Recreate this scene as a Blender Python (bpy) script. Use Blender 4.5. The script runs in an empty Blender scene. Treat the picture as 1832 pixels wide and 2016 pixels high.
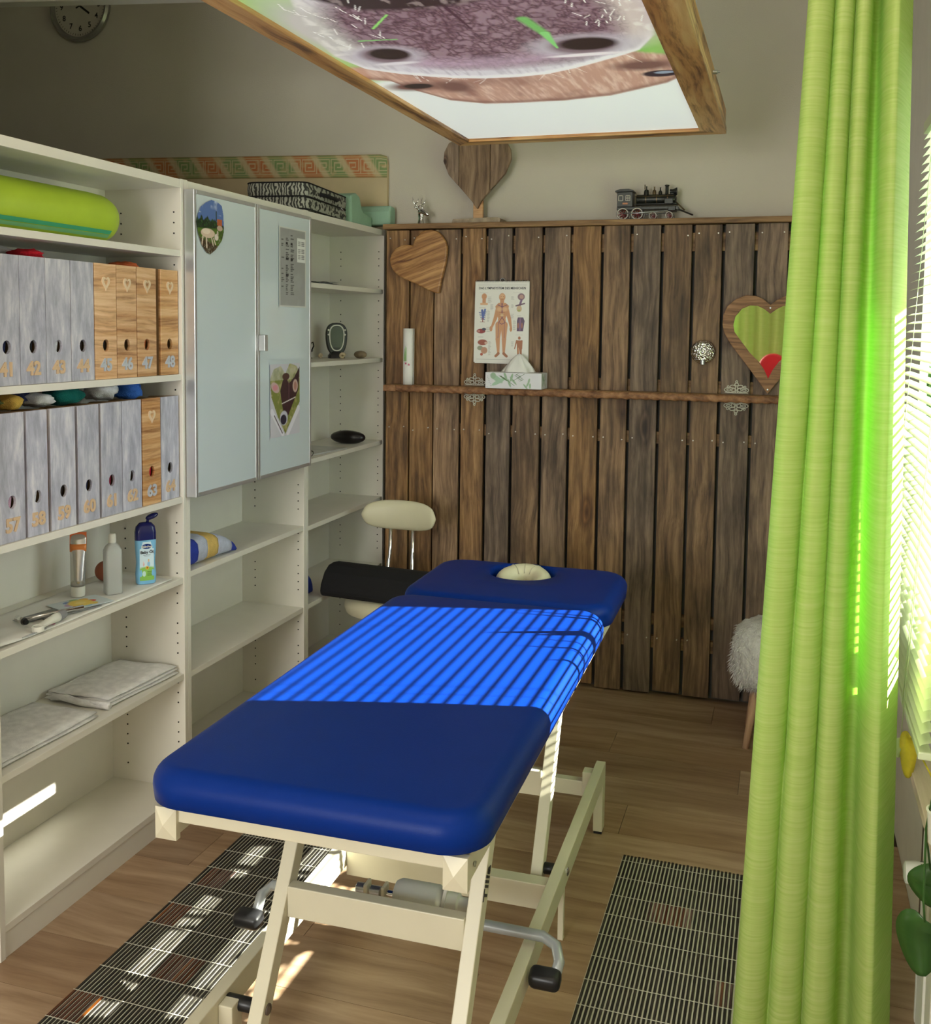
import bpy, bmesh, math, random
import numpy as np
from mathutils import Vector, Matrix, Euler
random.seed(7)
PI = math.pi
S = bpy.context.scene
COL = S.collection
# ------------------------------------------------------------------ camera
yaw, pitch, roll, FPX, CX, CY, CAMZ = .309, .07536, .012277, 1981.7, 916., 794., 1.56
_f = Vector((-math.sin(yaw)*math.cos(pitch), math.cos(yaw)*math.cos(pitch), -math.sin(pitch)))
_r = Vector((math.cos(yaw), math.sin(yaw), 0)); _u = _r.cross(_f)
_r2 = math.cos(roll)*_r + math.sin(roll)*_u; _u2 = -math.sin(roll)*_r + math.cos(roll)*_u
cam = bpy.data.cameras.new('camera'); co = bpy.data.objects.new('camera', cam); COL.objects.link(co)
M = Matrix.Identity(4)
for i in range(3):
    M[i][0] = _r2[i]; M[i][1] = _u2[i]; M[i][2] = -_f[i]
M[2][3] = CAMZ
co.matrix_world = M
cam.sensor_fit = 'HORIZONTAL'; cam.sensor_width = 36; cam.lens = FPX/1832*36
cam.shift_x = 0; cam.shift_y = -(1008-CY)/1832
cam.clip_start = .05
S.camera = co
# ------------------------------------------------------------------ light
S.view_settings.view_transform = 'Standard'; S.view_settings.look = 'None'
S.view_settings.exposure = 0.66; S.view_settings.gamma = 1.0
S.view_settings.use_curve_mapping = False
wd = bpy.data.worlds.new('world'); S.world = wd; wd.use_nodes = True
bg = wd.node_tree.nodes['Background']; bg.inputs[0].default_value = (.72, .86, 1.0, 1); bg.inputs[1].default_value = 2.6
sun = bpy.data.lights.new('sun', 'SUN'); so = bpy.data.objects.new('sun', sun); COL.objects.link(so)
sun.energy = 34; sun.angle = math.radians(.35); sun.color = (1, .96, .88)
SUND = Vector((-1, -.29, -.63)).normalized()
so.rotation_euler = SUND.to_track_quat('-Z', 'Y').to_euler(); so.location = (3, 3, 4)
def area(name, loc, direction, sx, sy, power, color):
    l = bpy.data.lights.new(name, 'AREA'); l.shape = 'RECTANGLE'; l.size = sx; l.size_y = sy; l.energy = power; l.color = color
    o = bpy.data.objects.new(name, l); COL.objects.link(o); o.location = loc
    o.rotation_euler = Vector(direction).normalized().to_track_quat('-Z', 'Z').to_euler(); return o
area('rear_window_daylight', (-1.25, -2.1, 1.65), (.0, 1, -.12), 1.1, 1.6, 46, (1.0, .94, .85))
area('ceiling_fill', (-.6, .9, 3.1), (-.05, .25, -1), 1.4, 1.4, 9, (1, .90, .74))  # unseen warm fill lamp below the closed ceiling, no daylight enters there
area('side_window_daylight', (.9, 2.7, 1.6), (-1, 0, -.05), 1.1, 1.3, 10, (.95, .98, 1))
# ------------------------------------------------------------------ materials
def nt(name):
    m = bpy.data.materials.new(name); m.use_nodes = True
    t = m.node_tree; b = t.nodes['Principled BSDF']; return m, t, b
def N(t, typ, **kw):
    n = t.nodes.new(typ)
    for k, v in kw.items():
        if k in n.inputs.keys(): n.inputs[k].default_value = v
        else: setattr(n, k, v)
    return n
def ramp(t, src, stops):
    r = t.nodes.new('ShaderNodeValToRGB'); e = r.color_ramp.elements
    while len(e) < len(stops): e.new(.5)
    for i, (p, c) in enumerate(stops):
        e[i].position = p; e[i].color = (c[0], c[1], c[2], 1)
    t.links.new(src, r.inputs[0]); return r
def plain(name, c, rough=.5, metal=0, var=.06, scale=12, bump=0, bscale=60, trans=0, coat=0, ior=1.45, emit=None, alpha=1):
    m, t, b = nt(name)
    b.inputs['Roughness'].default_value = rough; b.inputs['Metallic'].default_value = metal
    b.inputs['Transmission Weight'].default_value = trans; b.inputs['Coat Weight'].default_value = coat; b.inputs['IOR'].default_value = ior
    tc = N(t, 'ShaderNodeTexCoord'); n = N(t, 'ShaderNodeTexNoise', Scale=scale, Detail=4.)
    t.links.new(tc.outputs['Object'], n.inputs['Vector'])
    r = ramp(t, n.outputs[0], [(.3, [x*(1-var) for x in c]), (.7, [min(1, x*(1+var)) for x in c])])
    t.links.new(r.outputs[0], b.inputs['Base Color'])
    if bump:
        n2 = N(t, 'ShaderNodeTexNoise', Scale=bscale, Detail=3.); t.links.new(tc.outputs['Object'], n2.inputs['Vector'])
        bp = N(t, 'ShaderNodeBump', Strength=bump, Distance=.01); t.links.new(n2.outputs[0], bp.inputs['Height']); t.links.new(bp.outputs[0], b.inputs['Normal'])
    if emit: b.inputs['Emission Color'].default_value = (*c, 1); b.inputs['Emission Strength'].default_value = emit
    return m
def wood(name, dark, mid, light, s=(30, 30, 1.6), rough=.65, blot=None, knots=.0, bump=.25, rnd=True, ks=(5, 5, 1.6), contrast=1.0, rndv=.35):
    """grain runs along the axis with the small scale"""
    m, t, b = nt(name); b.inputs['Roughness'].default_value = rough
    tc = N(t, 'ShaderNodeTexCoord'); oi = N(t, 'ShaderNodeObjectInfo')
    add = N(t, 'ShaderNodeVectorMath', operation='ADD'); t.links.new(tc.outputs['Object'], add.inputs[0])
    if rnd:
        sc = N(t, 'ShaderNodeVectorMath', operation='SCALE'); sc.inputs[0].default_value = (7.3, 5.1, 9.7)
        t.links.new(oi.outputs['Random'], sc.inputs['Scale']); t.links.new(sc.outputs[0], add.inputs[1])
    # warp
    wn = N(t, 'ShaderNodeTexNoise', Scale=2.2, Detail=2.); t.links.new(add.outputs[0], wn.inputs['Vector'])
    ws = N(t, 'ShaderNodeVectorMath', operation='SCALE'); ws.inputs['Scale'].default_value = .07
    t.links.new(wn.outputs['Color'], ws.inputs[0])
    a2 = N(t, 'ShaderNodeVectorMath', operation='ADD'); t.links.new(add.outputs[0], a2.inputs[0]); t.links.new(ws.outputs[0], a2.inputs[1])
    mp = N(t, 'ShaderNodeVectorMath', operation='MULTIPLY'); mp.inputs[1].default_value = s; t.links.new(a2.outputs[0], mp.inputs[0])
    g = N(t, 'ShaderNodeTexNoise', Scale=1., Detail=7., Roughness=.65); t.links.new(mp.outputs[0], g.inputs['Vector'])
    r = ramp(t, g.outputs[0], [(.5-.2*contrast*.9, dark), (.5, mid), (.5+.18*contrast*.9, light)])
    colr = r.outputs[0]
    if blot:
        mb = N(t, 'ShaderNodeVectorMath', operation='MULTIPLY'); mb.inputs[1].default_value = (s[0]*.16, s[1]*.16, s[2]*1.1); t.links.new(add.outputs[0], mb.inputs[0])
        bn = N(t, 'ShaderNodeTexNoise', Scale=1., Detail=4., Roughness=.6); t.links.new(mb.outputs[0], bn.inputs['Vector'])
        br = ramp(t, bn.outputs[0], [(.42, (0, 0, 0)), (.66, (1, 1, 1))])
        mx = N(t, 'ShaderNodeMix', data_type='RGBA', blend_type='MULTIPLY'); t.links.new(br.outputs[0], mx.inputs[0])
        t.links.new(colr, mx.inputs[6]); mx.inputs[7].default_value = (*blot, 1); colr = mx.outputs[2]
    if knots:
        mk = N(t, 'ShaderNodeVectorMath', operation='MULTIPLY'); mk.inputs[1].default_value = ks; t.links.new(a2.outputs[0], mk.inputs[0])
        v = N(t, 'ShaderNodeTexVoronoi', Scale=1.); t.links.new(mk.outputs[0], v.inputs['Vector'])
        kr = ramp(t, v.outputs['Distance'], [(0, (.12, .08, .06)), (.05*knots, (.25, .17, .12)), (.09*knots, (.8, .7, .6)), (.12*knots, (.5, .42, .36)), (.2*knots, (1, 1, 1))])
        mx = N(t, 'ShaderNodeMix', data_type='RGBA', blend_type='MULTIPLY'); mx.inputs[0].default_value = 1
        t.links.new(colr, mx.inputs[6]); t.links.new(kr.outputs[0], mx.inputs[7]); colr = mx.outputs[2]
    if rnd:
        hs = N(t, 'ShaderNodeHueSaturation'); t.links.new(colr, hs.inputs['Color'])
        mr = N(t, 'ShaderNodeMapRange'); mr.inputs[3].default_value = 1-rndv; mr.inputs[4].default_value = 1+rndv
        t.links.new(oi.outputs['Random'], mr.inputs[0]); t.links.new(mr.outputs[0], hs.inputs['Value'])
        ml = N(t, 'ShaderNodeMath', operation='MULTIPLY'); ml.inputs[1].default_value = 7.37; t.links.new(oi.outputs['Random'], ml.inputs[0])
        fr = N(t, 'ShaderNodeMath', operation='FRACT'); t.links.new(ml.outputs[0], fr.inputs[0])
        m2 = N(t, 'ShaderNodeMapRange'); m2.inputs[3].default_value = 1-rndv*1.1; m2.inputs[4].default_value = 1+rndv*.5
        t.links.new(fr.outputs[0], m2.inputs[0]); t.links.new(m2.outputs[0], hs.inputs['Saturation'])
        colr = hs.outputs[0]
    t.links.new(colr, b.inputs['Base Color'])
    if bump:
        bp = N(t, 'ShaderNodeBump', Strength=bump, Distance=.004); t.links.new(g.outputs[0], bp.inputs['Height']); t.links.new(bp.outputs[0], b.inputs['Normal'])
    return m
def printmat(name, rough=.45, emit=0):
    m, t, b = nt(name); b.inputs['Roughness'].default_value = rough
    a = N(t, 'ShaderNodeAttribute'); a.attribute_name = 'Col'; t.links.new(a.outputs['Color'], b.inputs['Base Color'])
    if emit:
        t.links.new(a.outputs['Color'], b.inputs['Emission Color']); b.inputs['Emission Strength'].default_value = emit
    return m
WHITE = plain('white_laminate', (.77, .74, .655), .38, var=.02)
WALL = plain('wall_paint', (.62, .58, .48), .85, var=.03, scale=3, bump=.12, bscale=180)
CEIL = plain('ceiling_paint', (.7, .68, .6), .9)
PAINTW = plain('white_paint', (.75, .74, .66), .6, var=.03)
PLANK = wood('weathered_plank', (.095, .050, .022), (.245, .134, .058), (.39, .23, .108), s=(56, 56, 2.6), blot=(.42, .42, .44), knots=1.2, bump=.5, rndv=.30, ks=(6.5, 6.5, 2.1))
PLANKE = wood('rough_board', (.10, .05, .02), (.30, .17, .07), (.48, .30, .13), s=(1.6, 30, 30), bump=.4, rnd=False)
BURNT = wood('burnt_pine', (.16, .05, .015), (.84, .48, .18), (.95, .68, .34), s=(1.8, 34, 34), rough=.4, blot=(.52, .36, .25), knots=.9, bump=.2, ks=(2.2, 8, 8), contrast=.8, rndv=.1)
BURNTY = wood('burnt_pine_length', (.16, .05, .015), (.84, .48, .18), (.95, .68, .34), s=(34, 1.8, 34), rough=.4, blot=(.52, .36, .25), knots=.9, bump=.2, ks=(8, 2.2, 8), contrast=.9, rndv=.1)
HEARTW = wood('heart_pine', (.16, .06, .02), (.46, .24, .085), (.60, .35, .14), s=(3.0, 60, 60), rough=.4, blot=(.55, .45, .36), knots=.8, bump=.15, ks=(4, 9, 9), rndv=.05)
PINE = wood('light_pine', (.34, .16, .06), (.70, .42, .20), (.82, .56, .32), s=(4, 4, 60), rough=.5, blot=(.82, .68, .52), bump=.1, rndv=.08)
GREYW = wood('grey_washed_wood', (.30, .30, .36), (.46, .46, .54), (.68, .66, .70), s=(40, 40, 9), rough=.6, bump=.1, rndv=.08, contrast=1.1)
BOXIN = plain('raw_plywood', (.36, .22, .10), .7)
FLOORM = wood('oak_laminate', (.27, .165, .09), (.38, .25, .15), (.46, .32, .20), s=(2.0, 26, 26), rough=.42, blot=(.74, .67, .60), bump=.06, rndv=.05)
BLUE = plain('blue_vinyl', (.0006, .024, .20), .40, var=.03, bump=.05, bscale=420)
CREAM = plain('cream_vinyl', (.66, .62, .43), .45, var=.03)
CREAMF = plain('cream_powder_coated_steel', (.70, .66, .50), .35, var=.02)
BLUE.node_tree.nodes['Principled BSDF'].inputs['Specular IOR Level'].default_value = .16
BLACK = plain('black_rubber', (.012, .012, .013), .35)
BLACKF = plain('black_fabric', (.008, .008, .009), .85)
CHROME = plain('chrome', (.8, .8, .8), .12, 1)
STEEL = plain('brushed_steel', (.5, .52, .54), .35, .9)
ALU = plain('aluminium', (.62, .63, .64), .35, .75)
GREYP = plain('grey_paint_tube', (.40, .43, .44), .3, .3)
GREEN = plain('green_upholstery', (.42, .58, .035), .5, var=.05)
TEAL = plain('teal_stripe', (.05, .38, .22), .5)
FOAM = plain('green_foam', (.33, .52, .38), .9, var=.05, bump=.3, bscale=260)
HOLE = plain('hole_black', (.01, .009, .008), .9)
PAPER = plain('paper', (.82, .81, .76), .8, var=.02)
MATBACK = plain('mat_backing', (.60, .58, .46), .9)
MATDARK = wood('dark_bamboo', (.004, .0035, .002), (.014, .011, .007), (.05, .042, .03), s=(200, 6, 200), rough=.55, rndv=.25, bump=.15)
MATBROWN = wood('red_brown_bamboo', (.03, .008, .004), (.085, .022, .008), (.24, .10, .04), s=(200, 6, 200), rough=.55, rndv=.4)
THREAD = plain('thread', (.62, .60, .5), .8)
def clothmat(name, c, bump=.5, scale=350):
    return plain(name, c, .95, var=.12, scale=40, bump=bump, bscale=scale)
# curtain: translucent slub weave
def curtainmat():
    m, t, b = nt('lime_curtain_fabric'); b.inputs['Roughness'].default_value = .75
    tc = N(t, 'ShaderNodeTexCoord'); mp = N(t, 'ShaderNodeVectorMath', operation='MULTIPLY'); mp.inputs[1].default_value = (9, 9, 260)
    t.links.new(tc.outputs['Object'], mp.inputs[0])
    n = N(t, 'ShaderNodeTexNoise', Scale=1., Detail=5.); t.links.new(mp.outputs[0], n.inputs['Vector'])
    r = ramp(t, n.outputs[0], [(.25, (.47, .57, .15)), (.5, (.56, .66, .20)), (.75, (.66, .72, .28))])
    t.links.new(r.outputs[0], b.inputs['Base Color'])
    bp = N(t, 'ShaderNodeBump', Strength=.16, Distance=.002); t.links.new(n.outputs[0], bp.inputs['Height']); t.links.new(bp.outputs[0], b.inputs['Normal'])
    tr = N(t, 'ShaderNodeBsdfTranslucent'); tr.inputs[0].default_value = (.30, .80, .06, 1)
    mx = N(t, 'ShaderNodeMixShader'); mx.inputs[0].default_value = .33
    out = t.nodes['Material Output']; t.links.new(b.outputs[0], mx.inputs[1]); t.links.new(tr.outputs[0], mx.inputs[2]); t.links.new(mx.outputs[0], out.inputs[0])
    return m
CURT = curtainmat()
def slatmat():
    m, t, b = nt('pale_green_slat'); b.inputs['Roughness'].default_value = .4; b.inputs['Base Color'].default_value = (.72, .80, .52, 1)
    return m
SLAT = slatmat()
def glassmat(name, c, rough=.0, alpha=None):
    m, t, b = nt(name)
    g = N(t, 'ShaderNodeBsdfGlossy'); g.inputs['Roughness'].default_value = rough
    tr = N(t, 'ShaderNodeBsdfTransparent'); tr.inputs[0].default_value = (*c, 1)
    mx = N(t, 'ShaderNodeMixShader'); mx.inputs[0].default_value = .08
    t.links.new(tr.outputs[0], mx.inputs[1]); t.links.new(g.outputs[0], mx.inputs[2]); t.links.new(mx.outputs[0], t.nodes['Material Output'].inputs[0])
    return m
WINGLASS = glassmat('window_glass', (.95, .97, .95))
# ------------------------------------------------------------------ geometry helpers
def link(o, parent=None):
    COL.objects.link(o)
    if parent is not None: o.parent = parent
    return o
def finish(name, bm, m, parent=None, smooth=False, loc=None, rot=None, bevel=0, bseg=2, sub=0):
    me = bpy.data.meshes.new(name)
    bmesh.ops.recalc_face_normals(bm, faces=bm.faces[:])
    bm.to_mesh(me); bm.free()
    if m: me.materials.append(m)
    if smooth:
        for p in me.polygons: p.use_smooth = True
    o = bpy.data.objects.new(name, me)
    if loc: o.location = loc
    if rot: o.rotation_euler = rot
    if bevel:
        md = o.modifiers.new('bevel', 'BEVEL'); md.width = bevel; md.segments = bseg; md.limit_method = 'ANGLE'; md.angle_limit = .6
    if sub:
        md = o.modifiers.new('sub', 'SUBSURF'); md.levels = sub; md.render_levels = sub
    return link(o, parent)
def bx(bm, x0, x1, y0, y1, z0, z1, mat=None):
    v = [bm.verts.new(p) for p in [(x0,y0,z0),(x1,y0,z0),(x1,y1,z0),(x0,y1,z0),(x0,y0,z1),(x1,y0,z1),(x1,y1,z1),(x0,y1,z1)]]
    if mat is not None:
        for q in v: q.co = mat @ q.co
    for f in [(0,3,2,1),(4,5,6,7),(0,1,5,4),(1,2,6,5),(2,3,7,6),(3,0,4,7)]: bm.faces.new([v[i] for i in f])
def box(name, x0, x1, y0, y1, z0, z1, m, parent=None, bevel=0, local=False, **kw):
    """local=True puts the object's origin at the box centre bottom so textures differ by object"""
    bm = bmesh.new()
    if local:
        cx, cy = (x0+x1)/2, (y0+y1)/2
        bx(bm, x0-cx, x1-cx, y0-cy, y1-cy, 0, z1-z0); return finish(name, bm, m, parent, loc=(cx, cy, z0), bevel=bevel, **kw)
    bx(bm, x0, x1, y0, y1, z0, z1); return finish(name, bm, m, parent, bevel=bevel, **kw)
def tube(bm, pts, r, n=10, cap=True):
    pts = [Vector(p) for p in pts]; rs = r if isinstance(r, (list, tuple)) else [r]*len(pts)
    rings = []; prev = None
    for i, p in enumerate(pts):
        d = (pts[min(i+1, len(pts)-1)]-pts[max(i-1, 0)]).normalized()
        if prev is None:
            a = d.orthogonal().normalized()
        else:
            a = (prev - d*prev.dot(d)).normalized()
        prev = a; b = d.cross(a)
        rings.append([bm.verts.new(p+(a*math.cos(2*PI*k/n)+b*math.sin(2*PI*k/n))*rs[i]) for k in range(n)])
    for i in range(len(rings)-1):
        for k in range(n): bm.faces.new([rings[i][k], rings[i][(k+1) % n], rings[i+1][(k+1) % n], rings[i+1][k]])
    if cap:
        bm.faces.new(rings[0][::-1]); bm.faces.new(rings[-1])
def tubeo(name, pts, r, m, parent=None, n=12, smooth=True):
    bm = bmesh.new(); tube(bm, pts, r, n); o = finish(name, bm, m, parent, smooth=False)
    if smooth:
        for p in o.data.polygons: p.use_smooth = len(p.vertices) == 4
    return o
def lathe(bm, prof, n=32, axis='Z', c=(0, 0, 0)):
    rings = []
    def P(r, h, a):
        x, y = r*math.cos(a), r*math.sin(a)
        v = {'Z': (x, y, h), 'X': (h, x, y), 'Y': (x, h, y)}[axis]
        return (v[0]+c[0], v[1]+c[1], v[2]+c[2])
    for r, h in prof:
        if r < 1e-6: rings.append([bm.verts.new(P(0, h, 0))])
        else: rings.append([bm.verts.new(P(r, h, 2*PI*k/n)) for k in range(n)])
    for a, b in zip(rings, rings[1:]):
        for k in range(n):
            k2 = (k+1) % n
            if len(a) == 1 and len(b) == 1: continue
            if len(a) == 1: bm.faces.new([a[0], b[k], b[k2]])
            elif len(b) == 1: bm.faces.new([a[k], a[k2], b[0]])
            else: bm.faces.new([a[k], a[k2], b[k2], b[k]])
    if len(rings[0]) > 1: bm.faces.new(rings[0])
    if len(rings[-1]) > 1: bm.faces.new(rings[-1])
def ringlathe(bm, prof, n, axis, c):
    k0 = len(bm.faces); lathe(bm, prof+[prof[0]], n, axis, c)
    bm.faces.ensure_lookup_table(); bad = [f for f in bm.faces[k0:] if len(f.verts) == n and n > 4]
    bmesh.ops.delete(bm, geom=bad, context='FACES_ONLY')
def latho(name, prof, m, parent=None, n=32, axis='Z', c=(0, 0, 0), smooth=True, **kw):
    bm = bmesh.new(); lathe(bm, prof, n, axis, c); o = finish(name, bm, m, parent, **kw)
    if smooth:
        o.data.set_sharp_from_angle(angle=.7)
        for p in o.data.polygons: p.use_smooth = True
        o.data.set_sharp_from_angle(angle=.7)
    return o
def prism(name, outline, d0, d1, m, parent=None, plane='XZ', hole=None, bevel=0, **kw):
    """extrude a 2D outline along the remaining axis from d0 to d1; hole: a second outline"""
    bm = bmesh.new()
    def P(a, b, d): return {'XZ': (a, d, b), 'XY': (a, b, d), 'YZ': (d, a, b)}[plane]
    def ring(o, d):
        vs = [bm.verts.new(P(a, b, d)) for a, b in o]; es = [bm.edges.new((vs[i], vs[(i+1) % len(vs)])) for i in range(len(vs))]; return vs, es
    fr, e1 = ring(outline, d0)
    e = list(e1); hr = None
    if hole: hr, e2 = ring(hole, d0); e += e2
    if hole:
        bmesh.ops.triangle_fill(bm, edges=e, use_beauty=True)
    else:
        bm.faces.new(fr)
    back = bmesh.ops.duplicate(bm, geom=bm.faces[:])
    mv = {'XZ': (0, d1-d0, 0), 'XY': (0, 0, d1-d0), 'YZ': (d1-d0, 0, 0)}[plane]
    vm = back['vert_map']
    bmesh.ops.translate(bm, verts=[g for g in back['geom'] if isinstance(g, bmesh.types.BMVert)], vec=mv)
    for R in ([fr] + ([hr] if hr else [])):
        for i in range(len(R)):
            a, b = R[i], R[(i+1) % len(R)]
            if a in vm and b in vm: bm.faces.new([a, b, vm[b], vm[a]])
    return finish(name, bm, m, parent, bevel=bevel, **kw)
def rrect(x0, x1, y0, y1, r, n=6):
    out = []
    for cx, cy, a0 in ((x1-r, y1-r, 0), (x0+r, y1-r, PI/2), (x0+r, y0+r, PI), (x1-r, y0+r, 1.5*PI)):
        for i in range(n+1):
            a = a0 + PI/2*i/n; out.append((cx+r*math.cos(a), cy+r*math.sin(a)))
    return out
def heart(w, h, n=20, tip=.0):
    """outline of a heart, width w height h, centred, tip at the bottom"""
    pts = []
    for i in range(n*2):
        t = 2*PI*i/(2*n)
        x = 16*math.sin(t)**3; y = 13*math.cos(t)-5*math.cos(2*t)-2*math.cos(3*t)-math.cos(4*t)
        pts.append((x/32*w, (y+2.5)/29*h))
    return pts
def pad(name, x0, x1, y0, y1, z0, z1, rp, re, m, parent, hole=None, dome=.0, near=None, seg=8, bot=.02):
    """upholstered pad; rounded plan corners rp, rounded top edge re, optional round hole (cx,cy,r)"""
    bm = bmesh.new(); n = 10; rings = []
    prof = [(bot, z0), (.003, z0+.008)]
    for i in range(seg+1):
        a = PI/2*i/seg; prof.append((re*(1-math.cos(a)), z1-re+re*math.sin(a)))
    base = None
    def plan(ins):
        pts = rrect(x0+ins, x1-ins, y0+ins, y1-ins, max(rp-ins, .004), n)
        # densify sides
        out = []
        L = len(pts)
        for i in range(L):
            a, b = pts[i], pts[(i+1) % L]
            k = 8 if (i % (n+1)) == n else 1
            for j in range(k): out.append((a[0]+(b[0]-a[0])*j/k, a[1]+(b[1]-a[1])*j/k))
        return out
    for ins, z in prof:
        rings.append([bm.verts.new((x, y, z)) for x, y in plan(ins)])
    inner = plan(re)
    L = len(inner)
    if hole:
        cx, cy, hr = hole
        ang = [math.atan2(y-cy, x-cx) for x, y in inner]
        for t in (.3, .6, .85):
            rings.append([bm.verts.new((x+(cx+(hr+.012)*math.cos(a)-x)*t/.85, y+(cy+(hr+.012)*math.sin(a)-y)*t/.85, z1+dome)) for (x, y), a in zip(inner, ang)])
        for k, (rr, dz) in enumerate(((.006, -.003), (.001, -.010), (0, -.02), (0, -(z1-z0)))):
            rings.append([bm.verts.new((cx+(hr+rr)*math.cos(a), cy+(hr+rr)*math.sin(a), z1+dz)) for a in ang])
    else:
        cx, cy = (x0+x1)/2, (y0+y1)/2
        for t in (.15, .4, .7):
            rings.append([bm.verts.new((x+(cx-x)*t, y+(cy-y)*t, z1+dome*t)) for x, y in inner])
    for a, b in zip(rings, rings[1:]):
        for k in range(L): bm.faces.new([a[k], a[(k+1) % L], b[(k+1) % L], b[k]])
    if not hole:
        bm.faces.new(rings[-1]); bm.faces.new(rings[0][::-1])
    o = finish(name, bm, m, parent, smooth=True)
    return o
def rbox(name, sx, sy, sz, r, m, parent=None, loc=(0, 0, 0), rot=None, seg=3, **kw):
    bm = bmesh.new(); bx(bm, -sx/2, sx/2, -sy/2, sy/2, -sz/2, sz/2)
    return finish(name, bm, m, parent, loc=loc, rot=rot, bevel=r, bseg=seg, smooth=True, **kw)
def blob(name, r, seed, m, parent=None, loc=(0, 0, 0), amp=.25, freq=1.6, sub=3, rot=None, flat=None):
    from mathutils import noise
    bm = bmesh.new(); bmesh.ops.create_icosphere(bm, subdivisions=sub, radius=1)
    for v in bm.verts:
        d = v.co.normalized(); k = 1+amp*noise.noise(d*freq+Vector((seed*3.1, seed*1.7, seed)))+amp*.5*noise.noise(d*freq*2.7+Vector((seed, 9, 4)))
        v.co = Vector((d.x*r[0]*k, d.y*r[1]*k, d.z*r[2]*k))
        if flat is not None: v.co.z = max(v.co.z, -r[2]*flat)
    return finish(name, bm, m, parent, smooth=True, loc=loc, rot=rot)
def text(name, s, size, m, parent=None, depth=.001, loc=(0, 0, 0), rot=(PI/2, 0, 0), align='CENTER', bold=0, sx=1):
    c = bpy.data.curves.new('txt', 'FONT'); c.body = s; c.size = size; c.extrude = depth; c.align_x = align; c.align_y = 'CENTER'; c.offset = bold; c.resolution_u = 3
    t = bpy.data.objects.new('txt', c); COL.objects.link(t)
    dg = bpy.context.evaluated_depsgraph_get(); me = bpy.data.meshes.new_from_object(t.evaluated_get(dg))
    bpy.data.objects.remove(t); bpy.data.curves.remove(c)
    me.materials.clear(); me.materials.append(m)
    o = bpy.data.objects.new(name, me); o.location = loc; o.rotation_euler = rot; o.scale = (sx, 1, 1)
    return link(o, parent)
def thing(name, label, cat, loc=(0, 0, 0), rot=(0, 0, 0), group=None):
    o = bpy.data.objects.new(name, None); COL.objects.link(o); o.location = loc; o.rotation_euler = rot; o.empty_display_size = .05
    return tag(o, label, cat, group)
def tag(o, label, cat, group=None):
    o['label'] = label; o['category'] = cat
    if group: o['group'] = group
    return o
def struct(o):
    o['kind'] = 'structure'; return o
def stuff(o):
    o['kind'] = 'stuff'; return o
def reparent_local(o): return o
# raster canvas printed as vertex colours
class Canvas:
    def __init__(s, w, h, bgc=(1, 1, 1)):
        s.w, s.h = w, h; s.a = np.zeros((h, w, 3)); s.a[:] = bgc
        s.X, s.Y = np.meshgrid((np.arange(w)+.5)/w, (np.arange(h)+.5)/h)   # Y 0 at bottom
        s.rs = np.random.RandomState(3)
    def paint(s, mask, c):
        m = np.clip(mask, 0, 1)[..., None]; c = np.asarray(c, float)
        s.a = s.a*(1-m)+c*m
    def ell(s, cx, cy, rx, ry, c, soft=.1, rot=0):
        dx, dy = s.X-cx, s.Y-cy; ca, sa = math.cos(rot), math.sin(rot)
        u = (dx*ca+dy*sa)/rx; v = (-dx*sa+dy*ca)/ry
        s.paint((1-np.sqrt(u*u+v*v))/soft+.5, c)
    def seg(s, x0, y0, x1, y1, w, c, asp=1., w2=None, soft=.25):
        dx, dy = x1-x0, (y1-y0)*asp; L = dx*dx+dy*dy+1e-12
        t = np.clip(((s.X-x0)*dx+(s.Y-y0)*asp*dy)/L, 0, 1)
        d = np.hypot(s.X-x0-t*dx, (s.Y-y0)*asp-t*dy); ww = w+((w2 if w2 is not None else w)-w)*t
        s.paint((ww-d)/(soft*np.maximum(ww, 1e-6))+.5, c)
    def poly(s, pts, c):
        s.paint(s.inside(pts).astype(float), c)
    def inside(s, pts):
        ins = np.zeros(s.X.shape, bool); n = len(pts)
        for i in range(n):
            x0, y0 = pts[i]; x1, y1 = pts[(i+1) % n]
            if y0 == y1: continue
            cond = ((y0 > s.Y) != (y1 > s.Y)) & (s.X < (x1-x0)*(s.Y-y0)/(y1-y0)+x0); ins ^= cond
        return ins
    def rect(s, x0, x1, y0, y1, c): s.paint(((s.X >= x0) & (s.X <= x1) & (s.Y >= y0) & (s.Y <= y1)).astype(float), c)
    def noise(s, fx, fy, seed=0):
        rs = np.random.RandomState(seed); out = np.zeros(s.X.shape); amp = 1.
        for o in range(3):
            gx, gy = int(fx*2**o)+2, int(fy*2**o)+2; g = rs.rand(gy+1, gx+1)
            u = s.X*(gx-1); v = s.Y*(gy-1); iu, iv = u.astype(int), v.astype(int); fu, fv = u-iu, v-iv
            fu = fu*fu*(3-2*fu); fv = fv*fv*(3-2*fv)
            out += amp*((g[iv, iu]*(1-fu)+g[iv, iu+1]*fu)*(1-fv)+(g[iv+1, iu]*(1-fu)+g[iv+1, iu+1]*fu)*fv); amp *= .5
        return out/1.75
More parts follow.
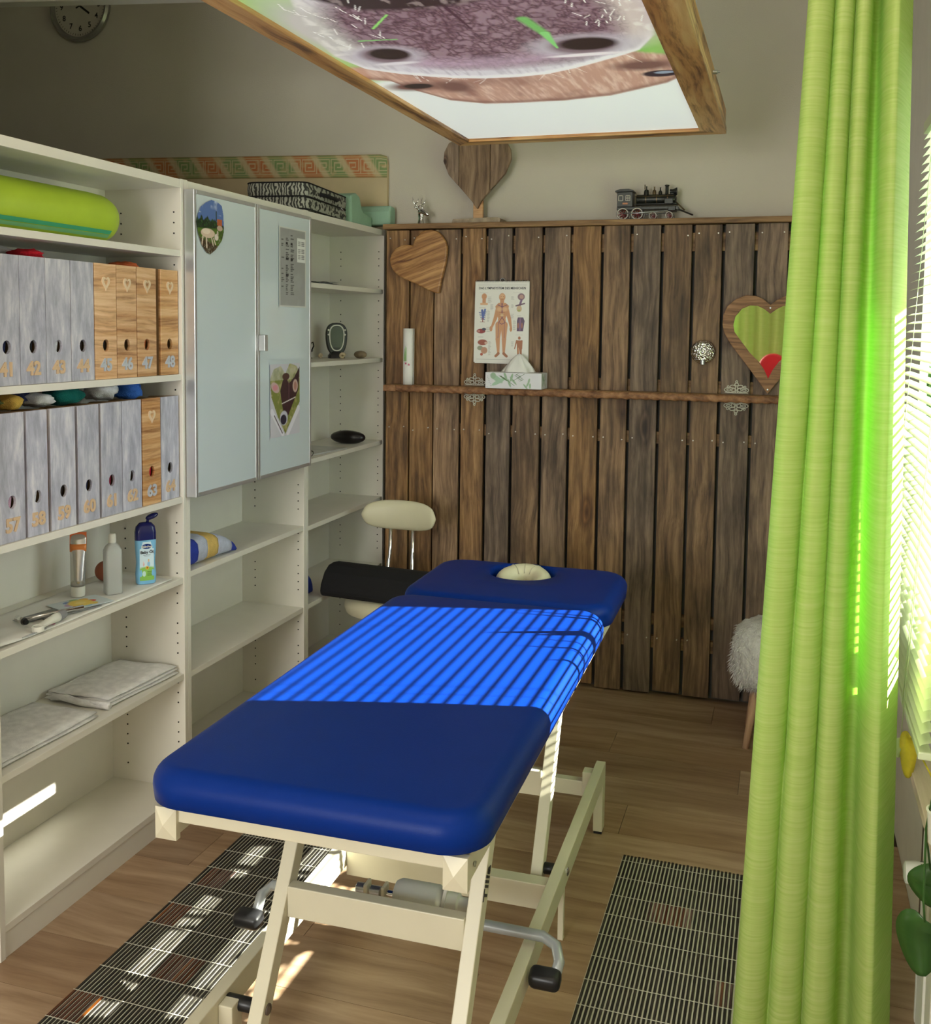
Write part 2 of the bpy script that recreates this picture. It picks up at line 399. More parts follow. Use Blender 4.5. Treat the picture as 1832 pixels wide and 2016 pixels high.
def printgrid(name, cv, m, parent, fn, mask=None):
    """fn(u,v)->xyz arrays; one vertex per pixel"""
    h, w = cv.h, cv.w
    U, V = np.meshgrid(np.linspace(0, 1, w), np.linspace(0, 1, h)); P = np.stack(fn(U, V), -1).reshape(-1, 3)
    idx = np.arange(h*w).reshape(h, w)
    q = np.stack([idx[:-1, :-1], idx[:-1, 1:], idx[1:, 1:], idx[1:, :-1]], -1).reshape(-1, 4)
    if mask is not None:
        mk = mask.reshape(-1); q = q[mk[q].all(1)]
    me = bpy.data.meshes.new(name); me.vertices.add(h*w); me.vertices.foreach_set('co', P.ravel())
    me.loops.add(q.size); me.loops.foreach_set('vertex_index', q.ravel().astype(np.int32))
    me.polygons.add(len(q)); me.polygons.foreach_set('loop_start', np.arange(0, q.size, 4, dtype=np.int32))
    me.update(calc_edges=True)
    at = me.color_attributes.new('Col', 'FLOAT_COLOR', 'POINT')
    c = np.concatenate([np.clip(cv.a, 0, 1).reshape(-1, 3), np.ones((h*w, 1))], 1); at.data.foreach_set('color', c.ravel().astype(np.float32))
    me.materials.append(m); o = bpy.data.objects.new(name, me)
    return link(o, parent)
PRINT = printmat('printed_paper'); PRINTG = printmat('glossy_print', .25)
def settle(t):
    for c in t.children: c.location = Vector(c.location)-Vector(t.location)
    return t
# ================================================================== STRUCTURE
bm = bmesh.new(); bx(bm, -4.4, .67, -2.3, 4.7, -.05, -.006); FL = struct(finish('floor', bm, plain('floor_joint', (.05, .03, .02), .9)))
row = .197; y = -2.3; k = 0
while y < 4.42:
    off = (k*0.47) % 1.28; x = -4.4-off
    while x < .6:
        xa, xb = max(x, -4.4), min(x+1.28, .37)
        if xb-xa > .05 and not (y+row > 4.42):
            box('floor_plank', xa+.0007, xb-.0007, y+.0007, y+row-.0007, -.006, 0, FLOORM, FL, local=True)
        x += 1.28
    y += row; k += 1
WY = 4.40
struct(box('wall_back', -4.4, .67, WY, WY+.15, -.05, 3.3, WALL))
struct(box('wall_left', -4.55, -4.4, -2.3, 4.55, -.05, 3.3, WALL))
struct(box('ceiling', -4.55, .67, -2.45, 4.55, 3.3, 3.4, CEIL))
# front wall behind the camera with an opening for daylight
bm = bmesh.new()
bx(bm, -4.4, -1.85, -2.45, -2.3, -.05, 3.3); bx(bm, -.65, .67, -2.45, -2.3, -.05, 3.3); bx(bm, -1.85, -.65, -2.45, -2.3, -.05, .8); bx(bm, -1.85, -.65, -2.45, -2.3, 2.5, 3.3)
struct(finish('wall_front', bm, WALL))
struct(box('light_blocker', -2.16, -2.055, -2.3, 1.885, -.05, 3.3, WALL)).name = 'wall_light_blocker'  # unseen partition added to keep the rear light off the far left wall
# right wall with the window opening
WX, WO = .37, .67; Y0, Y1, Z0, Z1 = 2.215, 3.222, .88, 2.15
bm = bmesh.new()
bx(bm, WX, WO, -2.3, Y0, -.05, 3.3); bx(bm, WX, WO, Y1, WY, -.05, 3.3); bx(bm, WX, WO, Y0, Y1, -.05, Z0); bx(bm, WX, WO, Y0, Y1, Z1, 3.3)
struct(finish('wall_right', bm, PAINTW))
win = struct(thing('window_1', 'x', 'x', (.6, (Y0+Y1)/2, Z0)))
for k in ('label', 'category'): del win[k]
bm = bmesh.new(); fw = .035
bx(bm, .58, .63, Y0, Y0+fw, Z0, Z1); bx(bm, .58, .63, Y1-fw, Y1, Z0, Z1); bx(bm, .58, .63, Y0, Y1, Z0, Z0+fw); bx(bm, .58, .63, Y0, Y1, Z1-fw, Z1)
finish('window_frame', bm, PAINTW, win, bevel=.004)
box('window_pane', .603, .608, Y0+fw, Y1-fw, Z0+fw, Z1-fw, WINGLASS, win)
settle(win)
struct(box('sun_blocking_overhang', WO, 1.088, -2.4, 4.6, 2.15, 2.23, PAINTW))  # unseen eave added outside, its depth set to cut off the high sun rays
# outside
GR = plain('meadow', (.10, .22, .04), .95, var=.4, scale=3)
struct(box('garden_ground', .67, 14, -6, 14, -.6, -.5, GR))
HEDGE = plain('hedge_leaves', (.12, .26, .05), .8, var=.5, scale=9, bump=1, bscale=14)
o = blob('hedge', (.8, 4.5, .75), 4, HEDGE, None, (4.6, 3.0, -.1), amp=.3, freq=3, sub=5); tag(o, 'clipped green hedge in the garden beyond the window', 'hedge')
# ceiling rail top left
tubp = [(-3.35, 3.0, 2.724), (-1.2, 3.0, 2.590)]
bm = bmesh.new()
a, b2 = Vector(tubp[0]), Vector(tubp[1])
for p, q in ((a, b2),):
    vs = []
    for pt in (p, q):
        for dy, dz in ((-.03, 0), (.03, 0), (.03, .07), (-.03, .07)): vs.append(bm.verts.new((pt.x, pt.y+dy, pt.z+dz)))
    for f in [(0, 1, 2, 3), (7, 6, 5, 4)]+[(i, i+4, (i+1) % 4+4, (i+1) % 4) for i in range(4)]: bm.faces.new([vs[i] for i in f])
cr = thing('ceiling_rail', 'pale slanting beam at the top left corner in front of the clock', 'beam', (-2.3, 3.0, 2.6))
finish('beam', bm, PAINTW, cr, bevel=.004)
for x in (-3.2, -1.3): tubeo('hanging_rod', [(x, 3, 2.7 if x < -2 else 2.62), (x, 3, 3.3)], .006, STEEL, cr)
settle(cr)
# ================================================================== PLANK WALL
PY = 4.25
pw = thing('plank_wall', 'tall panelling of upright weathered brown boards across the back', 'wall panelling', (-.7, 4.3, 0))
seams = [-1.742, -1.627, -1.510, -1.385, -1.268, -1.147, -1.014, -.891, -.760, -.637, -.511, -.385, -.264, -.137, -.008, .12, .245, .365]
rs = random.Random(5)
for i, (a, b) in enumerate(zip(seams, seams[1:])):
    g = .0035 if i < 3 else .0065
    dy = rs.uniform(-.004, .004)
    o = box('plank', a+g, b-g, PY+dy, PY+.022+dy, .004+rs.uniform(0, .018), 1.993-rs.uniform(0, .004), PLANK, pw, bevel=.002, local=True)
box('backing_board', -1.742, .365, 4.30, 4.315, .0, 1.99, plain('grey_backing', (.10, .10, .09), .8), pw)
for z in (.2, .30, 1.08, 1.30, 1.885): box('batten', -1.742, .365, 4.276, 4.30, z, z+(.075 if z > 1.5 else .05), PLANKE, pw)
led = box('top_ledge', -1.752, .368, 4.232, 4.398, 1.994, 2.017, PLANKE, pw, bevel=.003)
NAIL = plain('nail_head', (.55, .52, .45), .4, .6)
bm = bmesh.new()
for i, (a, b) in enumerate(zip(seams, seams[1:])):
    for z in (1.95, 1.10, .25):
        for x in (a+.022, b-.022):
            if rs.random() < .75: lathe(bm, [(0, 4.2455), (.0028, 4.2455), (.0028, 4.252)], 8, 'Y', (x, 0, z+rs.uniform(-.008, .008)))
stuff(finish('nail_heads', bm, NAIL, pw))
settle(pw)
# ================================================================== SHELF UNITS
UXF, UXB = -1.775, -2.05
def unit(name, label, ya, yb, shelves, holes=True):
    t = thing(name, label, 'bookcase', (-1.91, (ya+yb)/2, 0))
    box('side_panel', UXB, UXF, ya, ya+.018, 0, 2.0, WHITE, t, bevel=.001)
    box('side_panel', UXB, UXF, yb-.018, yb, 0, 2.0, WHITE, t, bevel=.001)
    box('back_panel', UXB-.004, UXB+.002, ya+.002, yb-.002, .02, 1.99, WHITE, t)
    box('top_panel', UXB+.002, UXF, ya+.018, yb-.018, 1.972, 1.998, WHITE, t, bevel=.001)
    box('bottom_panel', UXB+.002, UXF-.001, ya+.018, yb-.018, .066, .085, WHITE, t, bevel=.001)
    box('plinth', UXF-.022, UXF-.004, ya+.018, yb-.018, 0, .066, WHITE, t)
    for z in shelves: box('shelf', UXB+.002, UXF-.003, ya+.0185, yb-.0185, z-.019, z, WHITE, t, bevel=.001)
    bm = bmesh.new()
    for yy in (ya+.0185, yb-.0185):
        z = .14
        while z < 1.92:
            for x in (UXB+.06, UXF-.025):
                if all(not (s-.03 < z < s+.008) for s in shelves) and (int(z*31) % 5):
                    lathe(bm, [(0, yy-.0008), (.0026, yy-.0008), (.0026, yy+.0008), (0, yy+.0008)], 8, 'Y', (x, 0, z))
            z += .032
    stuff(finish('pin_holes', bm, HOLE, t))
    settle(t); return t
S1 = [1.784, 1.405, 1.023, .768, .46]
S2 = [.779, .455, 1.3, 1.65]
S3 = [1.727, 1.415, 1.034, .770, .455]
unit('bookcase', 'white bookcase at the left holding the numbered file boxes', 1.893, 2.706, S1)
unit('bookcase', 'white bookcase in the middle behind the frosted glass doors', 2.7065, 3.526, S2)
unit('bookcase', 'white corner bookcase beside the plank wall', 3.5265, 4.325, S3)
# frosted doors
def frostmat():
    m, t, b = nt('frosted_glass'); b.inputs['Base Color'].default_value = (.62, .70, .73, 1); b.inputs['Roughness'].default_value = .12
    b.inputs['Coat Weight'].default_value = .6; b.inputs['Coat Roughness'].default_value = .03; return m
FROST = frostmat()
def door(label, ya, yb):
    t = thing('cabinet_door', label, 'cabinet door', (-1.752, (ya+yb)/2, 1.021))
    z0, z1, x0, x1, w = 1.021, 1.970, -1.772, -1.737, .013
    bm = bmesh.new()
    bx(bm, x0, x1, ya, ya+w, z0, z1); bx(bm, x0, x1, yb-w, yb, z0, z1); bx(bm, x0, x1, ya+w, yb-w, z0, z0+w); bx(bm, x0, x1, ya+w, yb-w, z1-w, z1)
    finish('door_frame', bm, ALU, t, bevel=.0015)
    box('glass_panel', x1-.007, x1-.0015, ya+w, yb-w, z0+w, z1-w, FROST, t)
    settle(t); return t
d1 = door('frosted glass door with silver frame, the left one, cow meadow sticker on it', 2.700, 3.084)
d2 = door('frosted glass door with silver frame, the right one, handle on its edge', 3.088, 3.494)
hd = box('door_handle', -1.736, -1.712, 3.0885, 3.112, 1.470, 1.525, ALU, None, bevel=.002); hd.parent = d2; hd.location = Vector(hd.location)-d2.location
# --- door prints
XD = -1.7355
cv = Canvas(90, 130, (.10, .18, .45))
cv.paint((.25+cv.Y*0 > 1).astype(float), (0, 0, 0))
nz = cv.noise(6, 6, 1); cv.paint((nz-.55)*4*(cv.Y > .72), (.55, .65, .85))
tl = .70+.10*(cv.noise(9, 2, 4)-.5)*2-.12*cv.X
cv.paint(((tl-cv.Y)*40), (.012, .035, .012)); cv.paint((cv.noise(30, 40, 8)-.55)*5*((tl > cv.Y)), (.03, .09, .02))
cv.paint(((.46+.05*cv.X-cv.Y)*30), (.09, .17, .02)); cv.paint((cv.noise(25, 20, 2)-.5)*5*(cv.Y < .46), (.05, .07, .02))
cv.paint(((.25-cv.Y-.2*cv.X+.1)*20), (.07, .045, .025)); cv.paint((cv.noise(30, 30, 9)-.55)*6*(cv.Y < .3), (.30, .28, .2))
cv.rect(.74, .92, .55, .66, (.50, .13, .05)); cv.ell(.84, .50, .10, .05, (.55, .40, .3)); cv.rect(.70, .73, .62, .8, (.02, .05, .02))
for (a, b, c_, d, w) in ((.25, .32, .2, .1, .02), (.36, .3, .38, .12, .02), (.55, .3, .6, .18, .018), (.62, .3, .68, .2, .018)): cv.seg(a, b, c_, d, w, (.75, .60, .48), 1.4)
cv.ell(.42, .38, .24, .085, (.72, .55, .42)); cv.ell(.36, .41, .14, .05, (.86, .72, .58)); cv.ell(.72, .33, .07, .06, (.80, .70, .62)); cv.ell(.76, .40, .03, .05, (.6, .5, .4))
pt = [(.08, .70), (.02, .55), (.08, .35), (.2, .15), (.35, .03), (.5, .0), (.7, .10), (.92, .28), (.99, .45), (.98, .75), (.92, .92), (.75, .98), (.55, .99), (.35, .92), (.18, .83)]
o = printgrid('sticker', cv, PRINTG, None, lambda u, v: (np.full(u.shape, XD), 2.706+.163*u, 1.778+.172*v), cv.inside(pt))
tag(o, 'oval sticker of a pale cow grazing in a meadow under blue sky', 'sticker')
cv = Canvas(70, 95, (.34, .34, .33))
cv.paint((cv.noise(3, 6, 3)-.45)*1.2, (.46, .46, .45))
cv.paint(((.05-np.minimum(np.minimum(cv.X, 1-cv.X)*1., np.minimum(cv.Y, 1-cv.Y)))*60+.5)*.9*((np.minimum(cv.X, 1-cv.X) < .04) | (np.minimum(cv.Y, 1-cv.Y) < .02)), (.66, .67, .64))
cv.rect(.66, .96, .58, .88, (.78, .79, .76))
r0 = random.Random(2); yy = .90
while yy > .14:
    for xx, w in ((.08, .1), (.25, .1), (.42, .12)):
        if r0.random() < (.9 if xx > .2 else .35): cv.rect(xx, xx+w*r0.uniform(.5, 1.1), yy-.006, yy+.006, (.05, .05, .05))
    yy -= .020 if r0.random() < .8 else .04
for i in range(11): cv.rect(.69, .78, .86-.024*i, .868-.024*i, (.25, .25, .25)); cv.rect(.82, .93, .86-.024*i, .868-.024*i, (.15, .15, .15))
o = printgrid('notice', cv, PRINTG, None, lambda u, v: (np.full(u.shape, XD), 3.236+.21*u, 1.626+.286*v))
tag(o, 'grey printed notice sheet with lists, at the top of the right glass door', 'notice')
cv = Canvas(110, 130, (.62, .60, .66))
hp = [(.5, .03), (.25, .28), (.05, .55), (.0, .80), (.12, .93), (.35, .97), (.5, .86), (.65, 1.0), (.88, .96), (1.0, .85), (1.0, .45), (.72, .22)]
ins = cv.inside(hp).astype(float); cv.paint(ins, (.22, .24, .06)); cv.paint(ins*(cv.noise(14, 16, 2)-.45)*4, (.42, .38, .16)); cv.paint(ins*(cv.Y > .78)*(cv.noise(5, 5, 6)-.2), (.75, .72, .66))
cv.poly([(.33, .62), (.40, .42), (.46, .28), (.60, .28), (.74, .42), (.95, .62), (1, .95), (.80, .80), (.62, .72), (.5, .83), (.4, .75)], (.055, .022, .028))
cv.ell(.52, .82, .12, .05, (.09, .04, .03)); cv.seg(.62, .75, .62, .50, .012, (.12, .06, .07), 1.2)
cv.ell(.17, .68, .14, .065, (.62, .42, .40), rot=-.3); cv.ell(.17, .68, .08, .04, (.70, .30, .33)); cv.ell(.84, .68, .09, .09, (.60, .42, .36)); cv.ell(.84, .68, .05, .06, (.45, .22, .18))
cv.ell(.45, .25, .13, .10, (.60, .58, .66)); cv.ell(.44, .23, .10, .07, (.03, .025, .05))
cv.seg(.38, .45, .85, .52, .008, (.7, .65, .6), 1.2)
cv.seg(.06, .36, .42, .02, .05, (.80, .77, .84), 1.2, .04); cv.seg(.95, .36, .58, .02, .05, (.80, .77, .84), 1.2, .04); cv.seg(.14, .30, .40, .05, .012, (.10, .06, .08), 1.2)
o = printgrid('picture', cv, PRINTG, None, lambda u, v: (np.full(u.shape, XD), 3.168+.226*u, 1.158+.262*v))
tag(o, 'heart-shaped picture of a dark cow face, below the door handle', 'picture')
# ================================================================== FILE BOXES
NUMT = plain('tan_number', (.66, .46, .28), .6); NUMG = plain('grey_number', (.50, .52, .58), .6); HW = plain('pale_wood_heart', (.78, .60, .40), .6)
TCOL = {'black': (.008, .008, .01), 'navy': (.015, .02, .07), 'white': (.74, .74, .76), 'orange': (.70, .16, .05), 'pink': (.62, .38, .50), 'red': (.62, .01, .03), 'dred': (.30, .01, .04), 'grey': (.55, .55, .52), 'olive': (.10, .12, .04), 'teal': (.0, .13, .11), 'blue': (.04, .16, .60), 'green': (.28, .34, .28), 'yellow': (.75, .48, .10), 'brown': (.03, .018, .01)}
TM = {k: clothmat('terry_'+k, v) for k, v in TCOL.items()}
def fbox(num, ya, yb, zb, grey, inner, hz, nz, lab, tlab):
    t = thing('file_box', lab, 'file box', (-1.90, (ya+yb)/2, zb), group='numbered wooden file boxes')
    ya += .0008; yb -= .0008; w = yb-ya; h = .316; xf = -1.786; d = .235; th = .009
    m = GREYW if grey else PINE
    yc = (ya+yb)/2; zc = zb+hz
    hole = [(yc+.0135*math.cos(2*PI*k/16), zc+.0165*math.sin(2*PI*k/16)) for k in range(16)]
    prism('front_panel', [(ya, zb), (yb, zb), (yb, zb+h), (ya, zb+h)], xf-th, xf, m, t, plane='YZ', hole=hole, bevel=.0008)
    # near side slopes down to the back like a magazine file
    sl = [(xf-th, zb), (xf-th, zb+h), (xf-.10, zb+h-.004), (xf-d, zb+h-.07), (xf-d, zb)]
    prism('side_panel', sl, ya, ya+.006, BOXIN, t); prism('side_panel', sl, yb-.006, yb, BOXIN, t)
    box('back_panel', xf-d, xf-d+.006, ya+.006, yb-.006, zb, zb+h-.075, BOXIN, t); box('base_panel', xf-d+.006, xf-th, ya+.006, yb-.006, zb, zb+.006, BOXIN, t)
    n = text('number', str(num), .047, NUMG if not grey else NUMT, t, .0012, (xf+.0012, yc-.001, zb+nz), (PI/2, 0, PI/2), bold=.0016, sx=1.02)
    if not grey:
        hh = [(a+yc, b+zb+h-.055) for a, b in heart(.033, .038)]; hi = [(a+yc, b+zb+h-.052) for a, b in heart(.017, .020)]
        prism('heart_ornament', hh, xf, xf+.003, HW, t, plane='YZ', hole=hi)
    settle(t)
    if inner:
        o = blob('folded_towel', (.110, w/2-.008, .120), num, TM[inner], None, (xf-.105, yc, zb+.118), amp=.12, sub=2)
        for v in o.data.vertices:
            v.co.y = max(-w/2+.0075, min(w/2-.0075, v.co.y)); v.co.x = min(v.co.x, .094); v.co.z = max(v.co.z, -.111)
        tag(o, tlab, 'towel')
ub = [(41, 1.925, 2.014, 1, 'navy', 'box 41, grey-washed wood, cut by the left photo edge', 'navy towel in the hole of box 41'),
 (42, 2.014, 2.105, 1, 'black', 'box 42, grey-washed wood with pinkish streaks, next right of box 41', 'black towel in the hole of box 42'),
 (43, 2.105, 2.198, 1, 'white', 'box 43, grey-washed wood, white towel in its hole', 'white towel in the hole of box 43, upper row'),
 (44, 2.199, 2.291, 1, 'brown', 'box 44, grey-washed wood, last grey one before the tan boxes', 'dark brown towel in the hole of box 44'),
 (45, 2.293, 2.387, 0, 'black', 'box 45, tan wood with heart, leftmost tan one of the upper row', 'black towel in the hole of tan box 45'),
 (46, 2.388, 2.478, 0, None, 'box 46, tan wood with heart, second tan one of the upper row', ''),
 (47, 2.480, 2.573, 0, 'orange', 'box 47, tan wood with heart, orange towel in its hole', 'orange towel in the hole of tan box 47'),
 (48, 2.595, 2.685, 0, None, 'box 48, tan wood with heart, standing apart against the bookcase side', '')]
lb = [(57, 1.932, 2.021, 1, 'pink', 'box 57, grey-washed wood, pink towel in its hole', 'pink towel in the hole of box 57'),
 (58, 2.028, 2.103, 1, 'white', 'box 58, narrow grey-washed wood, white towel in its hole, beside the pink one', 'white towel in the hole of box 58'),
 (59, 2.113, 2.208, 1, 'brown', 'box 59, grey-washed wood, dark brown hole, gap on its left', 'dark brown towel in the hole of box 59, lower row'),
 (60, 2.217, 2.304, 1, 'navy', 'box 60, grey-washed wood, navy towel in its hole', 'navy towel in the hole of box 60, lower row'),
 (61, 2.312, 2.403, 1, 'dred', 'box 61, grey-washed wood, dark red towel in its hole', 'dark red towel in the hole of box 61'),
 (62, 2.404, 2.494, 1, 'white', 'box 62, grey-washed wood touching the lower tan box', 'white towel in the hole beside the lower tan box'),
 (63, 2.498, 2.588, 0, 'red', 'box 63, the only tan box of the lower row', 'bright red towel in the hole of the lower tan box'),
 (64, 2.590, 2.683, 1, 'green', 'box 64, grey-washed wood against the bookcase side, lower row', 'grey green towel in the hole of the last lower box')]
for zb_, hz_, nz_, L_ in ((1.4055, .093, .038, ub), (1.0235, .098, .040, lb)):
    for n_, a, b, g, inn, lab, tlab in L_: fbox(n_, a, b, zb_, g, inn, hz_, nz_, lab, tlab)
def towel_top(col, y, z, r, seed, lab, x=-1.86):
    o = blob('towel', r, seed, TM[col], None, (x, y, z), amp=.35, freq=2.0, sub=3); lim = (1.3845 if z < 1.6 else 1.7635)-z
    for v in o.data.vertices: v.co.z = min(v.co.z, lim)
    tag(o, lab, 'towel')
zt = 1.344
towel_top('pink', 1.955, zt+.018, (.05, .035, .022), 1, 'pink towel bulging out of file box 57')
towel_top('olive', 2.005, zt+.02, (.05, .03, .02), 2, 'olive green towel between the pink and orange ones', -1.90)
towel_top('yellow', 2.045, zt+.014, (.045, .024, .02), 3, 'orange and yellow towel sticking out of file box 58')
towel_top('navy', 2.09, zt+.026, (.06, .035, .028), 4, 'navy towel behind file boxes 58 and 59', -1.91)
towel_top('white', 2.15, zt+.015, (.055, .035, .018), 5, 'small white towel beside the navy one', -1.865)
towel_top('teal', 2.25, zt+.020, (.05, .060, .026), 6, 'dark teal towel lying over file boxes 59 and 60')
towel_top('grey', 2.35, zt+.018, (.04, .07, .020), 7, 'grey towel lying behind the teal one', -1.95)
towel_top('white', 2.42, zt+.022, (.045, .045, .026), 8, 'white towel bulging out of file boxes 61 and 62', -1.87)
towel_top('blue', 2.535, zt+.022, (.05, .035, .032), 9, 'bright blue towel sticking out of file box 63', -1.87)
zt = 1.725
towel_top('white', 2.09, zt+.012, (.05, .04, .016), 10, 'white towel edge above file box 42', -1.93)
towel_top('red', 2.11, zt+.004, (.045, .04, .016), 11, 'red towel peeking over file boxes 42 and 43', -1.85)
towel_top('orange', 2.515, zt+.002, (.05, .03, .012), 12, 'orange towel peeking over file box 47', -1.86)
# ================================================================== SHELF CONTENTS, left bookcase
bol = thing('bolster', 'lime green round bolster pillow with teal stripe on the top shelf', 'bolster', (-1.90, 2.2, 1.785))
prof = [(0, 1.915), (.04, 1.913), (.062, 1.925), (.070, 1.95), (.071, 2.40), (.069, 2.45), (.060, 2.478), (.04, 2.492), (0, 2.496)]
latho('cover', prof, GREEN, bol, 40, 'Y', (-1.90, 0, 1.785+.0712))
for a0, m in ((-.52, TEAL), (-.72, plain('light_stripe', (.20, .50, .25), .5))):
    bm = bmesh.new(); vs = []
    for a in (a0, a0-.06, a0-.12, a0-.17): vs.append([bm.verts.new((-1.90+.0722*math.cos(a), yy, 1.785+.0712+.0722*math.sin(a))) for yy in (1.93, 2.2, 2.44)])
    for i in range(3):
        for j in range(2): bm.faces.new([vs[i][j], vs[i][j+1], vs[i+1][j+1], vs[i+1][j]])
    finish('stripe', bm, m, bol, smooth=True)
settle(bol)
zs = .7685
# paper napkin under things
bm = bmesh.new(); n = 14; vs = []
for i in range(n+1):
    for j in range(n+1):
        u, v = i/n, j/n; f = max(0, (.25-v)/.25)
        vs.append(bm.verts.new((-2.0+.21*u, 1.93+.72*v, zs+.0015+.012*f*abs(math.sin(9*u+3*v))+.0006*math.sin(20*u+13*v)+.0006)))
for i in range(n):
    for j in range(n): a = i*(n+1)+j; bm.faces.new([vs[a], vs[a+1], vs[a+n+2], vs[a+n+1]])
o = finish('shelf_paper', bm, PAPER, None, smooth=True); md = o.modifiers.new('t', 'SOLIDIFY'); md.thickness = .0006
tag(o, 'crinkled white paper sheet covering the shelf under the bottles', 'paper')
z1 = zs+.004
# tube standing on cap
def cream_tube(name, label, L, r, body, top, cap, loc, rot, group=None):
    t = thing(name, label, 'tube', loc, rot)
    latho('cap', [(r*.95, 0), (r*1.0, .004), (r*1.0, .028), (r*.9, .030)], cap, t, 24)
    bm = bmesh.new(); rings = []
    for k in range(9):
        f = k/8; z = .030+(L-.030)*f; a = r*(1+.12*f); b = r*(1-f)**.7*.98+.0012; rings.append([bm.verts.new((a*math.cos(2*PI*i/24), b*math.sin(2*PI*i/24), z)) for i in range(24)])
    for p, q in zip(rings, rings[1:]):
        for i in range(24): bm.faces.new([p[i], p[(i+1) % 24], q[(i+1) % 24], q[i]])
    bm.faces.new(rings[0][::-1]); bm.faces.new(rings[-1]); o = finish('body', bm, body, t, smooth=True)
    box('crimp', -r*1.13, r*1.13, -.0016, .0016, L-.030, L+.004, top, t)
    return t
ct = cream_tube('cream_tube', 'silver and orange cream tube standing on its white cap', .182, .0200, plain('silver_foil', (.58, .56, .53), .25, .75), plain('orange_print', (.75, .16, .04), .4), PAINTW, (-1.93, 2.385, z1), (0, .02, .62))
# orange shoulder band
tl = ct
bm = bmesh.new(); lathe(bm, [(.0226, .130), (.0230, .152)], 24)
for v in bm.verts: v.co.y *= .42
finish('orange_band', bm, plain('orange_band', (.78, .25, .06), .4), ct, smooth=True)
# ball
o = latho('massage_ball', [(0, -.031)]+[(.031*math.cos(a), .031*math.sin(a)) for a in np.linspace(-1.4, 1.4, 16)]+[(0, .031)], plain('terracotta_rubber', (.33, .10, .05), .6), None, 32, loc=(-1.965, 2.555, z1+.031)); tag(o, 'brown-red rubber ball behind the clear bottle', 'ball')
# clear bottle
cb = thing('plastic_bottle', 'translucent square bottle with white cap, half full', 'bottle', (-1.855, 2.445, z1), (0, 0, -.62))
m, t_, b_ = nt('translucent_plastic'); b_.inputs['Base Color'].default_value = (.72, .74, .70, 1); b_.inputs['Transmission Weight'].default_value = .45; b_.inputs['Roughness'].default_value = .35
def loft(name, secs, m, parent, smooth=True, **kw):
    bm = bmesh.new(); rings = [[bm.verts.new((x, y, z)) for x, y in rrect(-a, a, -b, b, min(r, a*.999, b*.999), 5)] for a, b, r, z in secs]
    for p, q in zip(rings, rings[1:]):
        for i in range(len(p)): bm.faces.new([p[i], p[(i+1) % len(p)], q[(i+1) % len(p)], q[i]])
    bm.faces.new(rings[0][::-1]); bm.faces.new(rings[-1]); o = finish(name, bm, m, parent, **kw)
    o.data.set_sharp_from_angle(angle=.8)
    for p in o.data.polygons: p.use_smooth = smooth
    o.data.set_sharp_from_angle(angle=.8); return o
loft('body', [(.018, .022, .008, 0), (.0195, .0235, .008, .004), (.0195, .0235, .008, .128), (.016, .019, .012, .140), (.009, .009, .0089, .150), (.009, .009, .0089, .156)], m, cb)
m2, t_, b_ = nt('clear_liquid'); b_.inputs['Base Color'].default_value = (.60, .64, .60, 1); b_.inputs['Transmission Weight'].default_value = .5; b_.inputs['Roughness'].default_value = .2
loft('liquid', [(.0175, .0215, .007, .003), (.0175, .0215, .007, .070)], m2, cb)
latho('cap', [(.0105, .150), (.0108, .152), (.0105, .170), (.0085, .176), (0, .177)], PAINTW, cb, 24)
# baby oil bottle
bo = thing('oil_bottle', 'light blue baby oil bottle with open dark blue flip cap', 'bottle', (-1.835, 2.575, z1), (0, 0, -.72))
BL = plain('light_blue_plastic', (.22, .52, .78), .25, var=.02); DB = plain('dark_blue_plastic', (.010, .012, .10), .25)
loft('body', [(.013, .025, .010, 0), (.0155, .029, .013, .004), (.0165, .0305, .014, .03), (.015, .0275, .013, .065), (.0165, .0305, .014, .11), (.0165, .031, .014, .135), (.016, .030, .014, .145)], BL, bo)
loft('cap', [(.0165, .0312, .014, .135), (.0165, .0312, .014, .158), (.0150, .028, .013, .175), (.010, .018, .009, .186), (.006, .010, .005, .188)], DB, bo)
rb = blob('flip_lid', (.011, .020, .0085), 1, DB, bo, (.0, .020, .204), amp=.03, rot=(.35, 0, 0))
tubeo('lid_hinge', [(0, .006, .186), (0, .010, .200)], .004, DB, bo)
cv = Canvas(60, 110, (.66, .82, .90))
cv.rect(0, 1, 0, .30, (.25, .52, .10)); cv.ell(.5, .28, .6, .08, (.28, .56, .12), .5)
cv.ell(.5, .88, .34, .065, (.006, .02, .14)); cv.ell(.5, .88, .30, .05, (.01, .04, .22))
cv.ell(.62, .42, .10, .075, (.30, .55, .75)); cv.ell(.62, .51, .055, .035, (.78, .52, .38)); cv.ell(.62, .535, .05, .015, (.70, .50, .2)); cv.ell(.28, .42, .05, .05, (.75, .45, .42)); cv.ell(.26, .47, .03, .03, (.80, .60, .55))
cv.ell(.52, .33, .12, .045, (.80, .45, .05)); cv.ell(.52, .33, .05, .02, (.25, .10, .02)); cv.ell(.30, .18, .12, .07, (.55, .78, .70)); 
for i in range(4): cv.rect(.52, .9-.06*(i % 2), .13+.03*i, .142+.03*i, (.10, .22, .05))
cv.rect(.25, .75, .655, .667, (.10, .14, .2)); cv.rect(.32, .68, .625, .634, (.25, .3, .35))
o = printgrid('label', cv, PRINTG, bo, lambda u, v: (.0178-.002*((u-.5)*2)**2-.0009*np.cos((v-.35)*4)**2, -.021+.042*u, .012+.118*v))
text('brand_text', 'Bübchen', .0095, PAINTW, bo, .0002, (.0186, 0, .1158), (PI/2, 0, PI/2), bold=.0002)
text('product_text', 'Baby Öl', .0118, plain('black_ink', (.02, .02, .03), .5), bo, .0002, (.0184, 0, .0985), (PI/2, 0, PI/2), bold=.0003)
